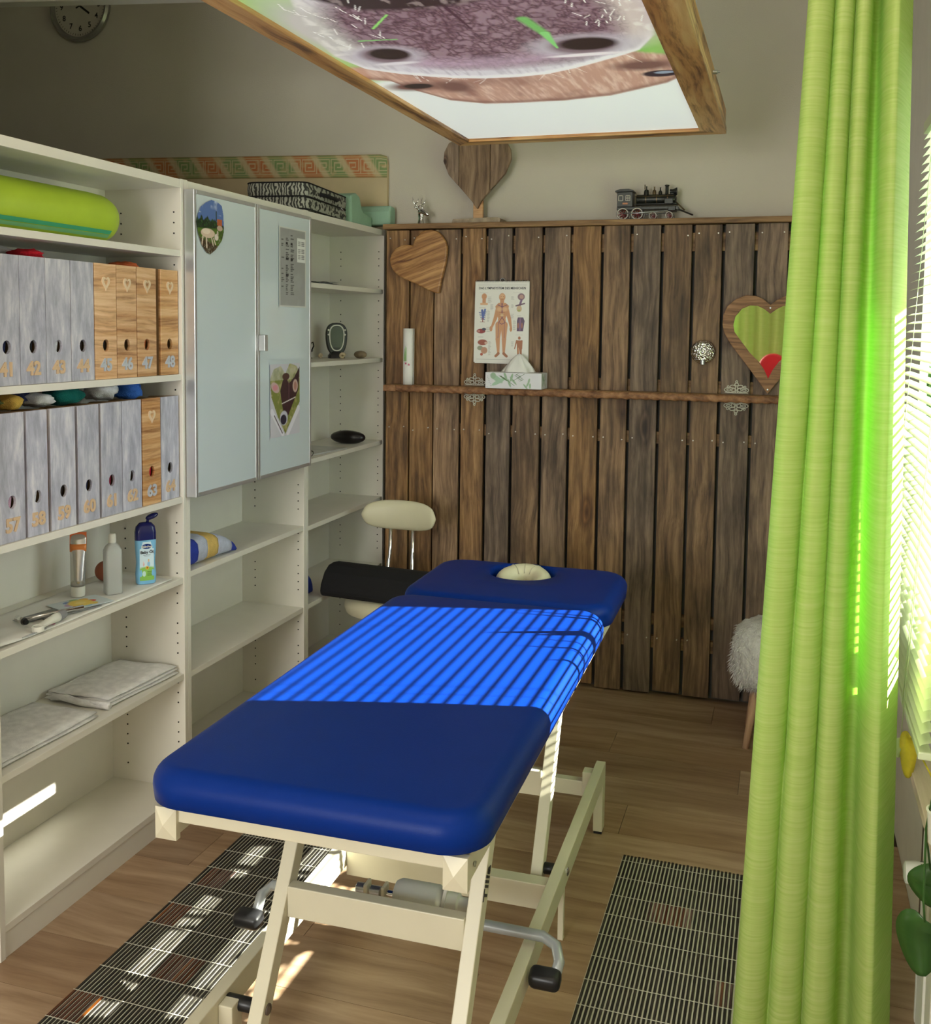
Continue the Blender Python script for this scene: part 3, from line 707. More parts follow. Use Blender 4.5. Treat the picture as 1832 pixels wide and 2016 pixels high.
# leaflet, plates, hammer, ointment tube, lid
cv = Canvas(60, 44, (.62, .70, .72))
for k, c_ in enumerate([(.7, .12, .08), (.8, .45, .08), (.3, .45, .2), (.15, .25, .5), (.5, .3, .5), (.75, .3, .25), (.3, .5, .6), (.75, .55, .1)]):
    cv.ell(.5+.22*math.cos(k*PI/4), .5+.34*math.sin(k*PI/4), .09, .12, c_)
cv.ell(.5, .5, .22, .33, (.85, .62, .10), .2); cv.ell(.5, .5, .1, .14, (.9, .7, .2), .3)
def flat(x, y, rz, w, h, z, tilt=0):
    ca, sa = math.cos(rz), math.sin(rz)
    return lambda u, v: (x+(u-.5)*w*ca-(v-.5)*h*sa, y+(u-.5)*w*sa+(v-.5)*h*ca, z+tilt*(u-.5)*w+0*u)
o = printgrid('leaflet', cv, PRINT, None, flat(-1.865, 2.315, PI/2-.35, .15, .10, z1+.0035)); md = o.modifiers.new('t', 'SOLIDIFY'); md.thickness = .0008
tag(o, 'leaflet with a round yellow sun design lying on the shelf paper', 'leaflet')
PL = plain('pewter_plate', (.25, .26, .26), .35, .6, scale=60, var=.25)
for (x, y, rz, lab, dz) in ((-1.885, 2.20, -.18, 'upper grey printed plate lying beside the reflex hammer', .0), (-1.845, 2.245, -.30, 'lower grey printed plate lying under the leaflet edge', .0022)):
    bm = bmesh.new(); bx(bm, -.024, .024, -.085, .085, 0, .0015); o = finish('plate', bm, PL, None, loc=(x, y, z1+.0008-dz*.3+dz*.4), rot=(0, 0, rz)); tag(o, lab, 'plate')
rh = thing('reflex_hammer', 'chrome reflex hammer with black rubber head', 'hammer', (-1.86, 2.12, z1+.016), (0, 0, 1.15))
tubeo('handle', [(-.03, 0, .0), (.14, 0, 0)], [.0035, .006], CHROME, rh); tubeo('head', [(-.03, -.020, 0), (-.03, .020, 0)], .008, CHROME, rh); tubeo('rubber_tip', [(-.03, -.034, 0), (-.03, -.020, 0)], [.006, .010], BLACK, rh)
ot = cream_tube('ointment_tube', 'small white ointment tube lying without its lid', .115, .012, PAINTW, PAINTW, plain('grey_cap', (.25, .25, .26), .4), (-1.815, 2.185, z1+.013), (PI/2, 0, .18+PI*0))
box('pink_print', -.008, .008, -.0112, -.0098, .055, .062, plain('pink_ink', (.5, .12, .25), .5), ot)
o = latho('bottle_lid', [(.0145, 0), (.0155, .002), (.0155, .014), (.0135, .014), (.0135, .003), (0, .003)], PAINTW, None, 28, loc=(-1.795, 2.065, z1+.002)); tag(o, 'round white screw lid lying open on the shelf paper', 'lid')
tw = thing('tweezers', 'thin metal tweezers at the front edge of the shelf paper', 'tweezers', (-1.79, 2.035, z1+.003))
for dx in (-.002, .003): tubeo('arm', [(dx*.1, -.03, 0), (dx, .01, 0), (dx*.2, .055, 0)], .0012, STEEL, tw, 6)
# folded towels
TWH = clothmat('white_terry', (.80, .78, .76), .35, 500)
def ftowel(name, label, x0, x1, y0, y1, z, layers, m, rz=0, h=.012, fold_end='near', skew=0):
    t = thing(name, label, 'towel', ((x0+x1)/2, (y0+y1)/2, z), (0, 0, rz)); w, l = (x1-x0)/2, (y1-y0)/2
    for k in range(layers):
        bm = bmesh.new(); n1, n2 = 10, 14; top = []; bot = []
        zz = k*h*.78
        for i in range(n1+1):
            for j in range(n2+1):
                u, v = -1+2*i/n1, -1+2*j/n2
                ww = w*(1-.02*k)*(1+.015*math.sin(3*v+k)); ll = l*(1-.015*k)*(1+.01*math.sin(5*u+k))
                ru = max(0, abs(u)-.8)/.2; rv = max(0, abs(v)-.9)/.1; e = math.sqrt(max(0, 1-min(1, max(ru, rv)**2)*.96))
                bump = .0018*math.sin(4*u+2*v+k*1.7)+.0012*math.sin(9*v-3*u)
                top.append(bm.verts.new((u*ww+skew*v*w, v*ll, zz+h*.5+h*.5*e+bump*(k+1)*.5))); bot.append(bm.verts.new((u*ww+skew*v*w, v*ll, max(0, zz+h*.5-h*.48*e))))
        W = n2+1
        for i in range(n1):
            for j in range(n2):
                a = i*W+j; bm.faces.new([top[a], top[a+1], top[a+W+1], top[a+W]]); bm.faces.new([bot[a], bot[a+W], bot[a+W+1], bot[a+1]])
        for i in range(n1):
            for jj in (0, n2):
                a = i*W+jj; bm.faces.new([top[a], top[a+W], bot[a+W], bot[a]])
        for j in range(n2):
            for ii in (0, n1):
                a = ii*W+j; bm.faces.new([top[a], top[a+1], bot[a+1], bot[a]])
        finish('fold', bm, m, t, smooth=True)
    return t
ftowel('folded_sheet', 'white folded cloth, the rear one, its rolled edge facing the room', -2.02, -1.80, 2.36, 2.675, .461, 3, TWH, .02, .012, skew=.12)
ftowel('folded_sheet', 'white folded cloth, the one nearest the left edge of the photo', -2.03, -1.80, 1.93, 2.30, .461, 2, TWH, -.02, .012)
# rolled folds at the near end of the rear cloth
bm = bmesh.new()
for k, r in enumerate((.011, .008, .006)):
    tube(bm, [(-2.00+.05*j/2, 2.352+.004*math.sin(j*1.3+k), .474+.004*math.sin(j*.8+k)+.001*k) for j in range(9)], r*.9, 8)
o = finish('cloth_roll', bm, TWH, None, smooth=True); o['label'] = 'rolled end of the rear white cloth'
for oo in bpy.data.objects:
    if oo.get('label', '').startswith('white folded cloth, the rear'):
        o.parent = oo; o.matrix_parent_inverse = Matrix.LocRotScale(oo.location, oo.rotation_euler, None).inverted()
o.name = 'rolled_edge'
st = thing('striped_towel', 'blue, white and yellow striped terry towel folded on the middle shelf', 'towel', (-1.89, 2.872, .780), (0, 0, 0))
cols = [clothmat('royal_blue_terry', (.03, .06, .42)), clothmat('pale_terry', (.56, .60, .74)), clothmat('yellow_terry', (.74, .52, .16)), clothmat('pale_terry_b', (.56, .60, .74)), clothmat('royal_blue_terry_b', (.03, .06, .42))]
segs = [(-.145, -.085), (-.085, -.03), (-.03, .035), (.035, .12), (.12, .15)]
for (a, b), m in zip(segs, cols):
    bm = bmesh.new(); rings = []
    for j in range(7):
        y = a+(b-a)*j/6; hgt = .095*math.sqrt(max(.02, 1-((y+.05)/.205)**2))
        ring = []
        for k in range(16):
            t_ = 2*PI*k/16; cx_, cz_ = math.cos(t_), math.sin(t_)
            sx_ = math.copysign(abs(cx_)**.5, cx_); sz_ = math.copysign(abs(cz_)**.6, cz_)
            ring.append(bm.verts.new((sx_*.105, y, hgt/2+sz_*hgt/2)))
        rings.append(ring)
    for p, q in zip(rings, rings[1:]):
        for i in range(16): bm.faces.new([p[i], p[(i+1) % 16], q[(i+1) % 16], q[i]])
    bm.faces.new(rings[0][::-1]); bm.faces.new(rings[-1]); finish('stripe', bm, m, st, smooth=True)
# ================================================================== corner bookcase contents
mon = thing('handheld_monitor', 'black handheld device with grey screen and white trim on a stand', 'device', (-1.925, 4.12, 1.4155), (0, 0, .62))
def oval(w, h, n=28, p=2.6, taper=.12):
    out = []
    for i in range(n):
        a = 2*PI*i/n; c, s = math.cos(a), math.sin(a); x = math.copysign(abs(c)**(2/p), c)*w/2; z = math.copysign(abs(s)**(2/p), s)*h/2
        out.append((x*(1+taper*z/(h/2)), z))
    return out
MB_ = [(a, b+.085) for a, b in oval(.095, .145)]
prism('body', MB_, -.012, .012, BLACK, mon, bevel=.004); prism('trim', [(a, b+.09) for a, b in oval(.068, .118)], -.0145, -.012, PAINTW, mon, hole=[(a, b+.09) for a, b in oval(.058, .108)])
prism('screen', [(a, b+.093) for a, b in oval(.054, .092, p=6)], -.0135, -.012, plain('lcd', (.10, .11, .10), .2), mon)
for sx_ in (-.037, .037):
    for zz in (.105, .125): latho('button', [(.004, -.0165), (.0045, -.012)], PAINTW, mon, 12, 'Y', (sx_, 0, zz))
loft('stand', [(.035, .025, .01, 0), (.035, .025, .01, .012), (.022, .012, .008, .030)], BLACK, mon)
sn = thing('candle_holder', 'small dark metal holder with a curled handle on the corner shelf', 'ornament', (-2.0, 3.99, 1.4155))
latho('foot', [(.020, 0), (.018, .004), (.005, .008), (.005, .022), (.020, .030), (.024, .034), (.018, .038)], BLACK, sn, 20)
tubeo('handle', [(.018, 0, .036), (.028, 0, .055), (.024, 0, .072), (.014, 0, .066), (.012, 0, .052)], .003, BLACK, sn); tubeo('bird', [(-.012, 0, .038), (-.004, 0, .052), (.006, 0, .055), (.010, 0, .064)], [.007, .008, .005, .003], BLACK, sn)
def shell(label, loc, s, rz):
    t = thing('snail_shell', label, 'shell', loc, (0, 0, rz)); m = plain('shell_cream', (.62, .50, .32), .4, var=.3, scale=90)
    bm = bmesh.new(); pts = []; rr = []
    for i in range(40):
        a = i*.33; r = s*(1-i/48); pts.append((r*.62*math.cos(a), s*.25*(i/40)-s*.1, s*.75+r*.62*math.sin(a))); rr.append(r*.38+.0006)
    tube(bm, pts, rr, 10); finish('spiral', bm, m, t, smooth=True)
shell('cream spiral snail shell in front of the handheld device', (-1.868, 4.06, 1.4155), .017, .5)
shell('cream snail shell with reddish opening beside the dark holder', (-1.955, 4.02, 1.4155), .014, 1.2)
o = blob('stone', (.030, .022, .017), 3, plain('brown_stone', (.20, .15, .09), .5, var=.3, scale=50), None, (-1.83, 4.17, 1.4155+.0165), amp=.08); tag(o, 'smooth brown oval stone at the right end of the corner shelf', 'stone')
gc = blob('glasses_case', (.082, .034, .031), 2, plain('black_leather', (.012, .01, .01), .25), None, (-1.862, 4.11, 1.0345+.029), amp=.03, freq=1, flat=.92, rot=(0, 0, .05)); tag(gc, 'black rounded glasses case on the fourth corner shelf', 'glasses case')
bm = bmesh.new()
for k in range(3): bx(bm, -.10, .10, -.14, .14, .002*k, .002*k+.0017)
o = finish('magazine', bm, plain('magazine_cover', (.50, .50, .47), .3, var=.2, scale=20), None, loc=(-1.90, 3.80, 1.0345), rot=(0, 0, -.12)); tag(o, 'thin glossy magazine lying on the shelf below the glasses case', 'magazine')
gl = thing('eyeglasses', 'dark framed glasses lying at the front of the shelf', 'glasses', (-1.81, 3.60, 1.0345+.0135), (0, 0, 1.5))
for s_ in (-.03, .03):
    tubeo('rim', [(s_+.022*math.cos(a), 0, .012*math.sin(a)) for a in np.linspace(0, 2*PI, 17)], .0013, BLACK, gl, 6)
    tubeo('temple', [(s_*1.75, 0, .004), (s_*1.7, .09, 0), (s_*1.6, .125, -.008)], .0012, BLACK, gl, 6)
bm = bmesh.new()
for k in range(4):
    q = 8
    pts = [(-.09+.18*i/q, math.sin(i+k)*.004, .003*k+.004*abs(math.sin(i*1.1+k))+.002) for i in range(q+1)]
    for (a, b) in zip(pts, pts[1:]):
        v = [bm.verts.new((a[0], -.08, a[2])), bm.verts.new((b[0], -.08, b[2])), bm.verts.new((b[0], .08, b[2]+.002)), bm.verts.new((a[0], .08, a[2]+.002))]; bm.faces.new(v)
o = finish('plastic_bags', bm, plain('clear_film', (.5, .52, .48), .15, var=.3), None, loc=(-1.92, 3.85, 1.728), rot=(0, 0, 1.2)); md = o.modifiers.new('t', 'SOLIDIFY'); md.thickness = .0006; md.offset = 1; tag(o, 'crumpled grey plastic film packs on the upper corner shelf', 'plastic bag')
br = thing('yoga_roll', 'blue half-round roll with brown lid on the lowest visible corner shelf', 'roll', (-1.90, 3.66, .4555))
prism('roll_body', [(-.075, 0), (.075, 0), (.070, .03), (.055, .06), (.03, .082), (0, .09), (-.03, .082), (-.055, .06), (-.070, .03)], -.055, .055, plain('royal_blue_roll', (.01, .035, .32), .5), br, bevel=.008)
bpy.data.objects['roll_body'].rotation_euler = (0, 0, PI/2)
o = prism('end_cap', [(-.035, .03), (.045, .03), (.045, .06), (.02, .075), (-.02, .075)], .0555, .060, plain('brown_cork', (.35, .22, .12), .8), br); o.rotation_euler = (0, 0, PI/2)
# ================================================================== TREATMENT TABLE
TB = thing('treatment_table', 'blue upholstered massage table on a cream steel scissor frame', 'massage table', (-.80, 2.40, 0), (0, 0, .0157))
TB['label'] = 'blue upholstered massage table on a cream steel frame'
# main pad and head pad
pad('main_cushion', -.333, .333, -.868, .478, .668, .742, .085, .040, BLUE, TB, dome=.004)
hp_ = pad('head_cushion', -.333, .333, .484, .985, .664, .740, .10, .036, BLUE, TB, hole=(-.012, .845, .108), dome=.001)
# face cushion (crescent) inside the hole
bm = bmesh.new(); pts = []; rr = []
for i in range(25):
    a = math.radians(-50+280*i/24); pts.append((-.012+.066*math.cos(a), .845+.066*math.sin(a), .706+.012*math.sin(a))); rr.append(.036*(math.sin(PI*(i+1.2)/26.4))**.35*(1-.05*(i % 8 == 0)))
tube(bm, pts, rr, 16); fc = finish('face_cushion', bm, CREAM, TB, smooth=True, sub=1)
for a in (60, 95, 130):
    ar = math.radians(a); tubeo('crease', [(-.012+(.066-.037*math.cos(t))*math.cos(ar), .845+(.066-.037*math.cos(t))*math.sin(ar), .706+.012*math.sin(ar)+.0345*math.sin(t)) for t in np.linspace(.3, 2.8, 9)], .0012, plain('seam', (.45, .42, .30), .6), fc, 6)
# top frame
def tb(name, x0, x1, y0, y1, z0, z1, m=CREAMF, bevel=.002): return box(name, x0, x1, y0, y1, z0, z1, m, TB, bevel=bevel)
for s_ in (-1, 1):
    x0, x1 = sorted((s_*.262, s_*.300)); tb('side_rail', x0, x1, -.832, .75, .612, .664)
    bm = bmesh.new(); bx(bm, x0-.003, x1+.003, -.846, -.832, .606, .667)
    f = [q for q in bm.faces if abs(q.calc_center_median().y+.846) < 1e-4][0]
    r_ = bmesh.ops.poke(bm, faces=[f]); r_['verts'][0].co.y -= .010
    finish('end_cap', bm, CREAMF, TB)
    latho('screw', [(0, 0), (.005, 0), (.005, .002), (0, .003)], STEEL, TB, 10, 'X', (s_*.302, -.80, .635))
tb('front_rail', -.262, .262, -.838, -.808, .638, .664); tb('rear_rail', -.262, .262, .40, .43, .63, .66)
tb('head_bracket', -.25, .25, .50, .53, .640, .662); tb('tilt_plate', -.14, .14, -.05, .10, .650, .666)
for y_ in (.07, .44):
    latho('side_knob', [(0, 0), (.007, 0), (.007, .012), (.004, .016), (0, .016)], BLACK, TB, 12, 'X', (.300, y_, .645))
# base rails
RL = [(.284, .313, 1), (-.278, -.249, -1)]
for x0, x1, s_ in RL:
    tb('base_rail', x0, x1, -.98, .635, .158, .215)
    tb('foot', x0, x1, .59, .635, .008, .158); tb('foot', x0, x1, -.98, -.935, .008, .158)
    bm = bmesh.new(); bx(bm, x0+.002, x1-.002, .592, .633, 0, .009); bx(bm, x0+.002, x1-.002, -.978, -.937, 0, .009); finish('rubber_foot', bm, BLACK, TB)
    xi0, xi1 = (x0-.031, x0) if s_ > 0 else (x1, x1+.031)
    tb('stub', xi0, xi1, .56, .60, .10, .205); tb('stub', xi0, xi1, -.72, -.68, .10, .205)
tb('cross_rail', -.218, .253, .567, .597, .125, .172); tb('cross_rail', -.218, .253, -.712, -.688, .125, .172) if False else None
tb('cross_beam', -.249, .284, -.085, -.045, .135, .200)
tb('middle_foot', .290, .305, .02, .036, .0, .158)
# legs: parallelogram
def leg(x0, x1, yb_, zb_, yt, zt_, w=.040):
    bm = bmesh.new(); d = Vector((0, yt-yb_, zt_-zb_)).normalized(); nrm = Vector((0, d.z, -d.y))*w/2
    a = Vector((0, yb_, zb_)); b = Vector((0, yt, zt_)); vs = []
    for x in (x0, x1):
        for p in (a-nrm, a+nrm, b+nrm, b-nrm): vs.append(bm.verts.new((x, p.y, p.z)))
    for f in [(0, 1, 2, 3), (7, 6, 5, 4)]+[(i, (i+1) % 4, (i+1) % 4+4, i+4) for i in range(4)]: bm.faces.new([vs[k] for k in f])
    return finish('leg', bm, CREAMF, TB, bevel=.002)
LX = [(.225, .255), (-.188, -.158)]
ND = (-.705, .155, -.445, .620); FD = (-.012, .155, .250, .620)
for q, (yb_, zb_, yt, zt_) in enumerate((ND, FD)):
    for (x0, x1), (r0, r1, s_) in zip(LX, RL):
        leg(x0, x1, yb_, zb_, yt, zt_)
        k = .08; py_, pz_ = yb_+(yt-yb_)*k, zb_+(zt_-zb_)*k
        xa = x1 if s_ > 0 else r1; xb = r0 if s_ > 0 else x0
        latho('spacer', [(.013, xa), (.0145, xa+.002), (.0145, xb-.002), (.013, xb)], BLACK, TB, 16, 'X', (0, py_, pz_))
        e = r1 if s_ > 0 else x1
        latho('bolt', [(.011, e), (.011, e+.003), (.006, e+.006), (0, e+.007)], plain('bolt_cap', (.12, .09, .07), .4) if s_ < 0 else CHROME, TB, 14, 'X', (0, py_, pz_))
    tb('upper_bracket', .214, .225, yt-.04, yt+.04, .55, .64); tb('upper_bracket', -.158, -.147, yt-.04, yt+.04, .55, .64)
    yc_ = yb_+(yt-yb_)*.46; zc_ = zb_+(zt_-zb_)*.46
    tb('leg_crossbar', -.158, .225, yc_-.014, yc_+.014, zc_-.033, zc_+.033)
tx = text('maker_text', 'Tilia', .040, BLACK, TB, .0004, (.2558, -.545, .452), (PI/2, 0, PI/2), bold=.0008)
tx.rotation_euler = Euler((PI/2, 0, PI/2)); tx.rotation_euler = (Matrix.Rotation(-math.atan2(.465, .26)*-1, 4, 'X') @ Euler((PI/2, 0, PI/2)).to_matrix().to_4x4()).to_euler()
# hydraulic pump above the near crossbar
PX, PYY, PZ = .095, -.475, .350
m, t_, b_ = nt('frosted_reservoir'); b_.inputs['Base Color'].default_value = (.80, .82, .76, 1); b_.inputs['Transmission Weight'].default_value = .35; b_.inputs['Roughness'].default_value = .3
latho('pump_reservoir', [(.018, -.06), (.030, -.058), (.035, -.048), (.035, .035), (.028, .045), (.020, .05)], m, TB, 28, 'X', (PX, PYY, PZ))
latho('pump_rod', [(.007, -.14), (.007, -.06)], CHROME, TB, 16, 'X', (PX, PYY, PZ)); latho('pump_plate', [(.042, .050), (.042, .057)], PAINTW, TB, 4, 'X', (PX, PYY, PZ))
latho('pump_body', [(.026, .057), (.026, .080), (.020, .084), (.020, .11)], PAINTW, TB, 20, 'X', (PX, PYY, PZ))
for xx in (-.125, -.085): tb('pump_clevis', PX+xx-.004, PX+xx+.004, PYY-.10, PYY+.016, PZ-.045, PZ+.018) if False else box('pump_clevis', PX+xx-.004, PX+xx+.004, PYY-.016, PYY+.016, PZ-.06, PZ+.018, CREAMF, TB, bevel=.003)
latho('clevis_pin', [(.009, -.15), (.012, -.148), (.012, -.130), (.006, -.128), (.006, -.118), (.011, -.116), (.011, -.095), (.006, -.09)], STEEL, TB, 14, 'X', (PX, PYY, PZ))
box('pump_mount', PX+.105, PX+.122, PYY-.02, PYY+.02, PZ-.05, PZ+.03, GREYP, TB, bevel=.002)
for zz in (PZ+.012, PZ-.010): latho('mount_screw', [(.006, PYY-.023), (.006, PYY-.02)], BLACK, TB, 12, 'Y', (PX+.113, 0, zz))
# foot pedal bar
bar = [(-.335, -.405, .20), (-.34, -.37, .225), (-.325, -.345, .236), (0, -.345, .238), (.33, -.345, .236), (.362, -.36, .230), (.375, -.39, .215), (.372, -.415, .20)]
tubeo('pedal_bar', bar, .012, GREYP, TB, 14)
rbox('pedal', .068, .045, .036, .014, BLACK, TB, (.352, -.425, .196), (.15, 0, 0), 4); rbox('pedal', .068, .045, .036, .014, BLACK, TB, (-.345, -.425, .196), (.15, 0, 0), 4)
# ================================================================== MATS
def mat_(label, x0, x1, y0, y1, inlays):
    t = thing('floor_mat', label, 'mat', ((x0+x1)/2, (y0+y1)/2, 0))
    box('backing', x0, x1, y0+.004, y1-.004, .0004, .002, MATBACK, t)
    pitch = .0108; n = int((x1-x0)/pitch); proto = None; L = y1-y0; rs = random.Random(int(x0*100))
    for i in range(n):
        x = x0+(i+.5)*pitch
        if proto is None:
            proto = box('slat', x-.0034, x+.0034, y0, y1, .002, .0048, MATDARK, t, bevel=.0012, local=True)
        else:
            o = proto.copy(); COL.objects.link(o); o.location = (x, (y0+y1)/2+rs.uniform(-.002, .002), .002)
    bm = bmesh.new(); y = y1-.035
    while y > y0:
        bx(bm, x0, x0+n*pitch, y-.0008, y+.0008, .0046, .0054); y -= .095
    stuff(finish('binding_threads', bm, THREAD, t)); pi = None
    for (k0, k1, row) in inlays:
        ya, yb = y1-.035-.095*(row+1), y1-.035-.095*row
        for i in range(k0, k1):
            if i >= n: break
            x = x0+(i+.5)*pitch
            if pi is None: pi = box('inlay', x-.0032, x+.0032, ya, yb, .0040, .0051, MATBROWN, t, local=True)
            else:
                o = pi.copy(); COL.objects.link(o); o.location = (x, (ya+yb)/2, .0040)
    settle(t)
    return t
mat_('dark bamboo slat mat on the floor to the right of the table', -.415, -.052, 1.75, 2.893, [(10, 21, 2), (28, 33, 5)])
mat_('dark bamboo slat mat on the floor between the bookcase and the table', -1.540, -1.225, 1.35, 2.85, [(2, 9, 4), (13, 22, 8), (1, 7, 6), (0, 8, 10)])
# ================================================================== STOOL WITH BACKREST
ch = thing('office_stool', 'cream swivel stool with low curved backrest in the corner', 'stool', (-1.53, 3.80, 0))
pp = []
bm = bmesh.new(); n1, n2 = 24, 12; rings = []
for i in range(n1+1):
    u = -1+2*i/n1; s_ = (1-abs(u)**3.2)**(1/2.4) if abs(u) < 1 else 0; s_ = max(s_, .02)
    cx_ = u*.168; cy_ = .045-.045*u*u; ring = []
    for k in range(n2):
        a = 2*PI*k/n2; ring.append(bm.verts.new((cx_, cy_+.026*s_*math.cos(a), .765+.066*s_*math.sin(a))))
    rings.append(ring)
for p, q in zip(rings, rings[1:]):
    for i in range(n2): bm.faces.new([p[i], p[(i+1) % n2], q[(i+1) % n2], q[i]])
bm.faces.new(rings[0][::-1]); bm.faces.new(rings[-1])
bk = finish('backrest', bm, CREAM, ch, smooth=True, sub=1); bk.location = (0, .085, 0)
for s_ in (-.05, .05): tubeo('back_post', [(s_, .13, .72), (s_*1.02, .125, .60), (s_*1.15, .10, .50), (s_*1.2, .02, .42)], .008, CHROME, ch)
latho('seat', [(0, .46), (.10, .462), (.165, .455), (.185, .435), (.188, .415), (.18, .395), (.15, .380), (0, .378)][::-1], CREAM, ch, 40)
latho('seat_plate', [(.07, .36), (.07, .378)], BLACK, ch, 20); latho('gas_column', [(.025, .12), (.025, .25), (.016, .25), (.016, .37)], CHROME, ch, 20)
for k in range(5):
    a = 2*PI*k/5+.3; tubeo('base_arm', [(0, 0, .11), (.10*math.cos(a), .10*math.sin(a), .09), (.22*math.cos(a), .22*math.sin(a), .062)], [.022, .018, .013], CHROME, ch, 10)
    latho('caster', [(0, -.018), (.022, -.018), (.025, -.012), (.025, .012), (.022, .018), (0, .018)], BLACK, ch, 16, 'Y', (.22*math.cos(a), .22*math.sin(a), .0255))
# black bolster on the seat: flat based half roll
hb = thing('half_roll', 'black half-round positioning bolster resting on the stool seat', 'bolster', (-1.53, 3.73, .4625), (0, 0, -.10))
prism('roll', [(-.095, 0), (.095, 0), (.105, .018), (.098, .05), (.070, .095), (.035, .118), (0, .122), (-.035, .118), (-.07, .095), (-.098, .05), (-.105, .018)], -.24, .24, BLACKF, hb, plane='YZ', bevel=.02, smooth=False)
# ================================================================== FUR STOOL
fs = thing('fur_stool', 'round stool under a shaggy white fur cover, half hidden by the curtain', 'stool', (.015, 3.93, 0))
FUR = clothmat('white_fur', (.70, .68, .66), .6, 160)
bm = bmesh.new(); bmesh.ops.create_icosphere(bm, subdivisions=5, radius=1)
from mathutils import noise as mn
for v in bm.verts:
    d = v.co.normalized(); k = 1+.05*mn.noise(d*5)+.05*mn.noise(d*14)+.035*mn.noise(d*34)
    sx_ = math.copysign(abs(d.x)**.8, d.x); sy_ = math.copysign(abs(d.y)**.8, d.y); sz_ = math.copysign(abs(d.z)**.6, d.z)
    v.co = Vector((sx_*.180*k*(1-.08*d.z), sy_*.180*k*(1-.08*d.z), .335+sz_*.135*k))
fo = finish('fur_cover', bm, FUR, fs, smooth=True)
bm = bmesh.new(); rf = random.Random(4)
for v in fo.data.vertices:
    if v.co.z < .48 and rf.random() < 1.0:
        for _ in range(1):
            nrm = Vector((v.co.x, v.co.y, (v.co.z-.335)*.8)).normalized(); p = v.co.copy(); l = rf.uniform(.012, .024)
            t1 = nrm.orthogonal().normalized()*.0022; tip = p+nrm*l*.6+Vector((rf.uniform(-.006, .006), rf.uniform(-.006, .006), -l*.7))
            bm.faces.new([bm.verts.new(p+t1), bm.verts.new(p-t1), bm.verts.new(tip)])
stuff(finish('fur_tufts', bm, FUR, fs))
WL = wood('beech_leg', (.40, .22, .12), (.58, .36, .22), (.66, .44, .28), s=(30, 30, 3), bump=0, rnd=False)
for a in (45, 135, 225, 315):
    c_, s_ = math.cos(math.radians(a)), math.sin(math.radians(a)); tubeo('leg', [(.115*c_, .115*s_, .25), (.165*c_, .165*s_, 0)], [.017, .012], WL, fs)
# ================================================================== WALL DECOR
HEARTP = [(-1.599,1.918),(-1.627,1.923),(-1.654,1.920),(-1.682,1.905),(-1.701,1.882),(-1.709,1.857),(-1.704,1.831),(-1.690,1.805),(-1.664,1.784),(-1.631,1.768),(-1.592,1.753),(-1.553,1.735),(-1.520,1.719),(-1.487,1.708),(-1.474,1.709),(-1.471,1.727),(-1.466,1.758),(-1.456,1.798),(-1.445,1.839),(-1.439,1.880),(-1.438,1.910),(-1.446,1.935),(-1.463,1.961),(-1.485,1.979),(-1.512,1.987),(-1.539,1.985),(-1.561,1.975),(-1.583,1.955),(-1.594,1.934)]
hc = (-1.575, 1.85); R = math.radians(20)
loc_ = [((a-hc[0])*math.cos(R)+(b-hc[1])*math.sin(R), -(a-hc[0])*math.sin(R)+(b-hc[1])*math.cos(R)) for a, b in HEARTP]
o = prism('wooden_heart', loc_, -.012, .012, HEARTW, None, bevel=.006, bseg=3); o.location = (hc[0], 4.222, hc[1]); o.rotation_euler = (0, -R, 0)
tag(o, 'tilted solid brown wooden heart hanging at the upper left of the plank wall', 'heart')
# planked heart on a stand
hs = thing('heart_stand', 'heart of upright old boards standing on the ledge on a small foot', 'heart', (-1.325, 4.31, 2.0175))
HL = [(-1.335,2.357),(-1.352,2.374),(-1.375,2.387),(-1.420,2.389),(-1.462,2.373),(-1.483,2.334),(-1.487,2.294),(-1.461,2.233),(-1.403,2.171),(-1.353,2.116),(-1.328,2.082)]
HR = [(-2*1.3315-a, b) for a, b in HL[1:-1]][::-1]; H = HL+HR
def clipx(poly, xa, xb):
    for sign, lim in ((1, xa), (-1, -xb)):
        out = []
        for i in range(len(poly)):
            p, q = poly[i], poly[(i+1) % len(poly)]; ip, iq = sign*p[0] >= lim, sign*q[0] >= lim
            if ip: out.append(p)
            if ip != iq:
                t = (sign*lim-p[0])/(q[0]-p[0]); out.append((sign*lim, p[1]+t*(q[1]-p[1])))
        poly = out
    return poly
for k, (xa, xb) in enumerate(((-1.50, -1.415), (-1.413, -1.272), (-1.270, -1.17))):
    P_ = clipx(H, xa, xb); cx_ = (xa+xb)/2
    o = prism('board', [(a-cx_, b-2.2) for a, b in P_], -.010+.0015*k, .010+.0015*k, wood('heart_board_%d' % 0, (.07, .04, .02), (.22, .14, .08), (.36, .25, .15), s=(34, 34, 2.5), knots=1, bump=.4, ks=(8, 8, 5), rndv=.2) if k == 0 else bpy.data.materials['heart_board_0'], hs, bevel=.002); o.location = (cx_, 4.30, 2.2)
box('stem', -1.352, -1.308, 4.312, 4.330, 2.035, 2.25, PINE, hs, bevel=.002)
prism('base', [(-1.435, 2.0175), (-1.215, 2.0175), (-1.212, 2.034), (-1.225, 2.040), (-1.43, 2.036)], 4.262, 4.362, plain('raw_edge_wood', (.40, .32, .22), .8, var=.25, scale=30, bump=.6), hs)
settle(hs)
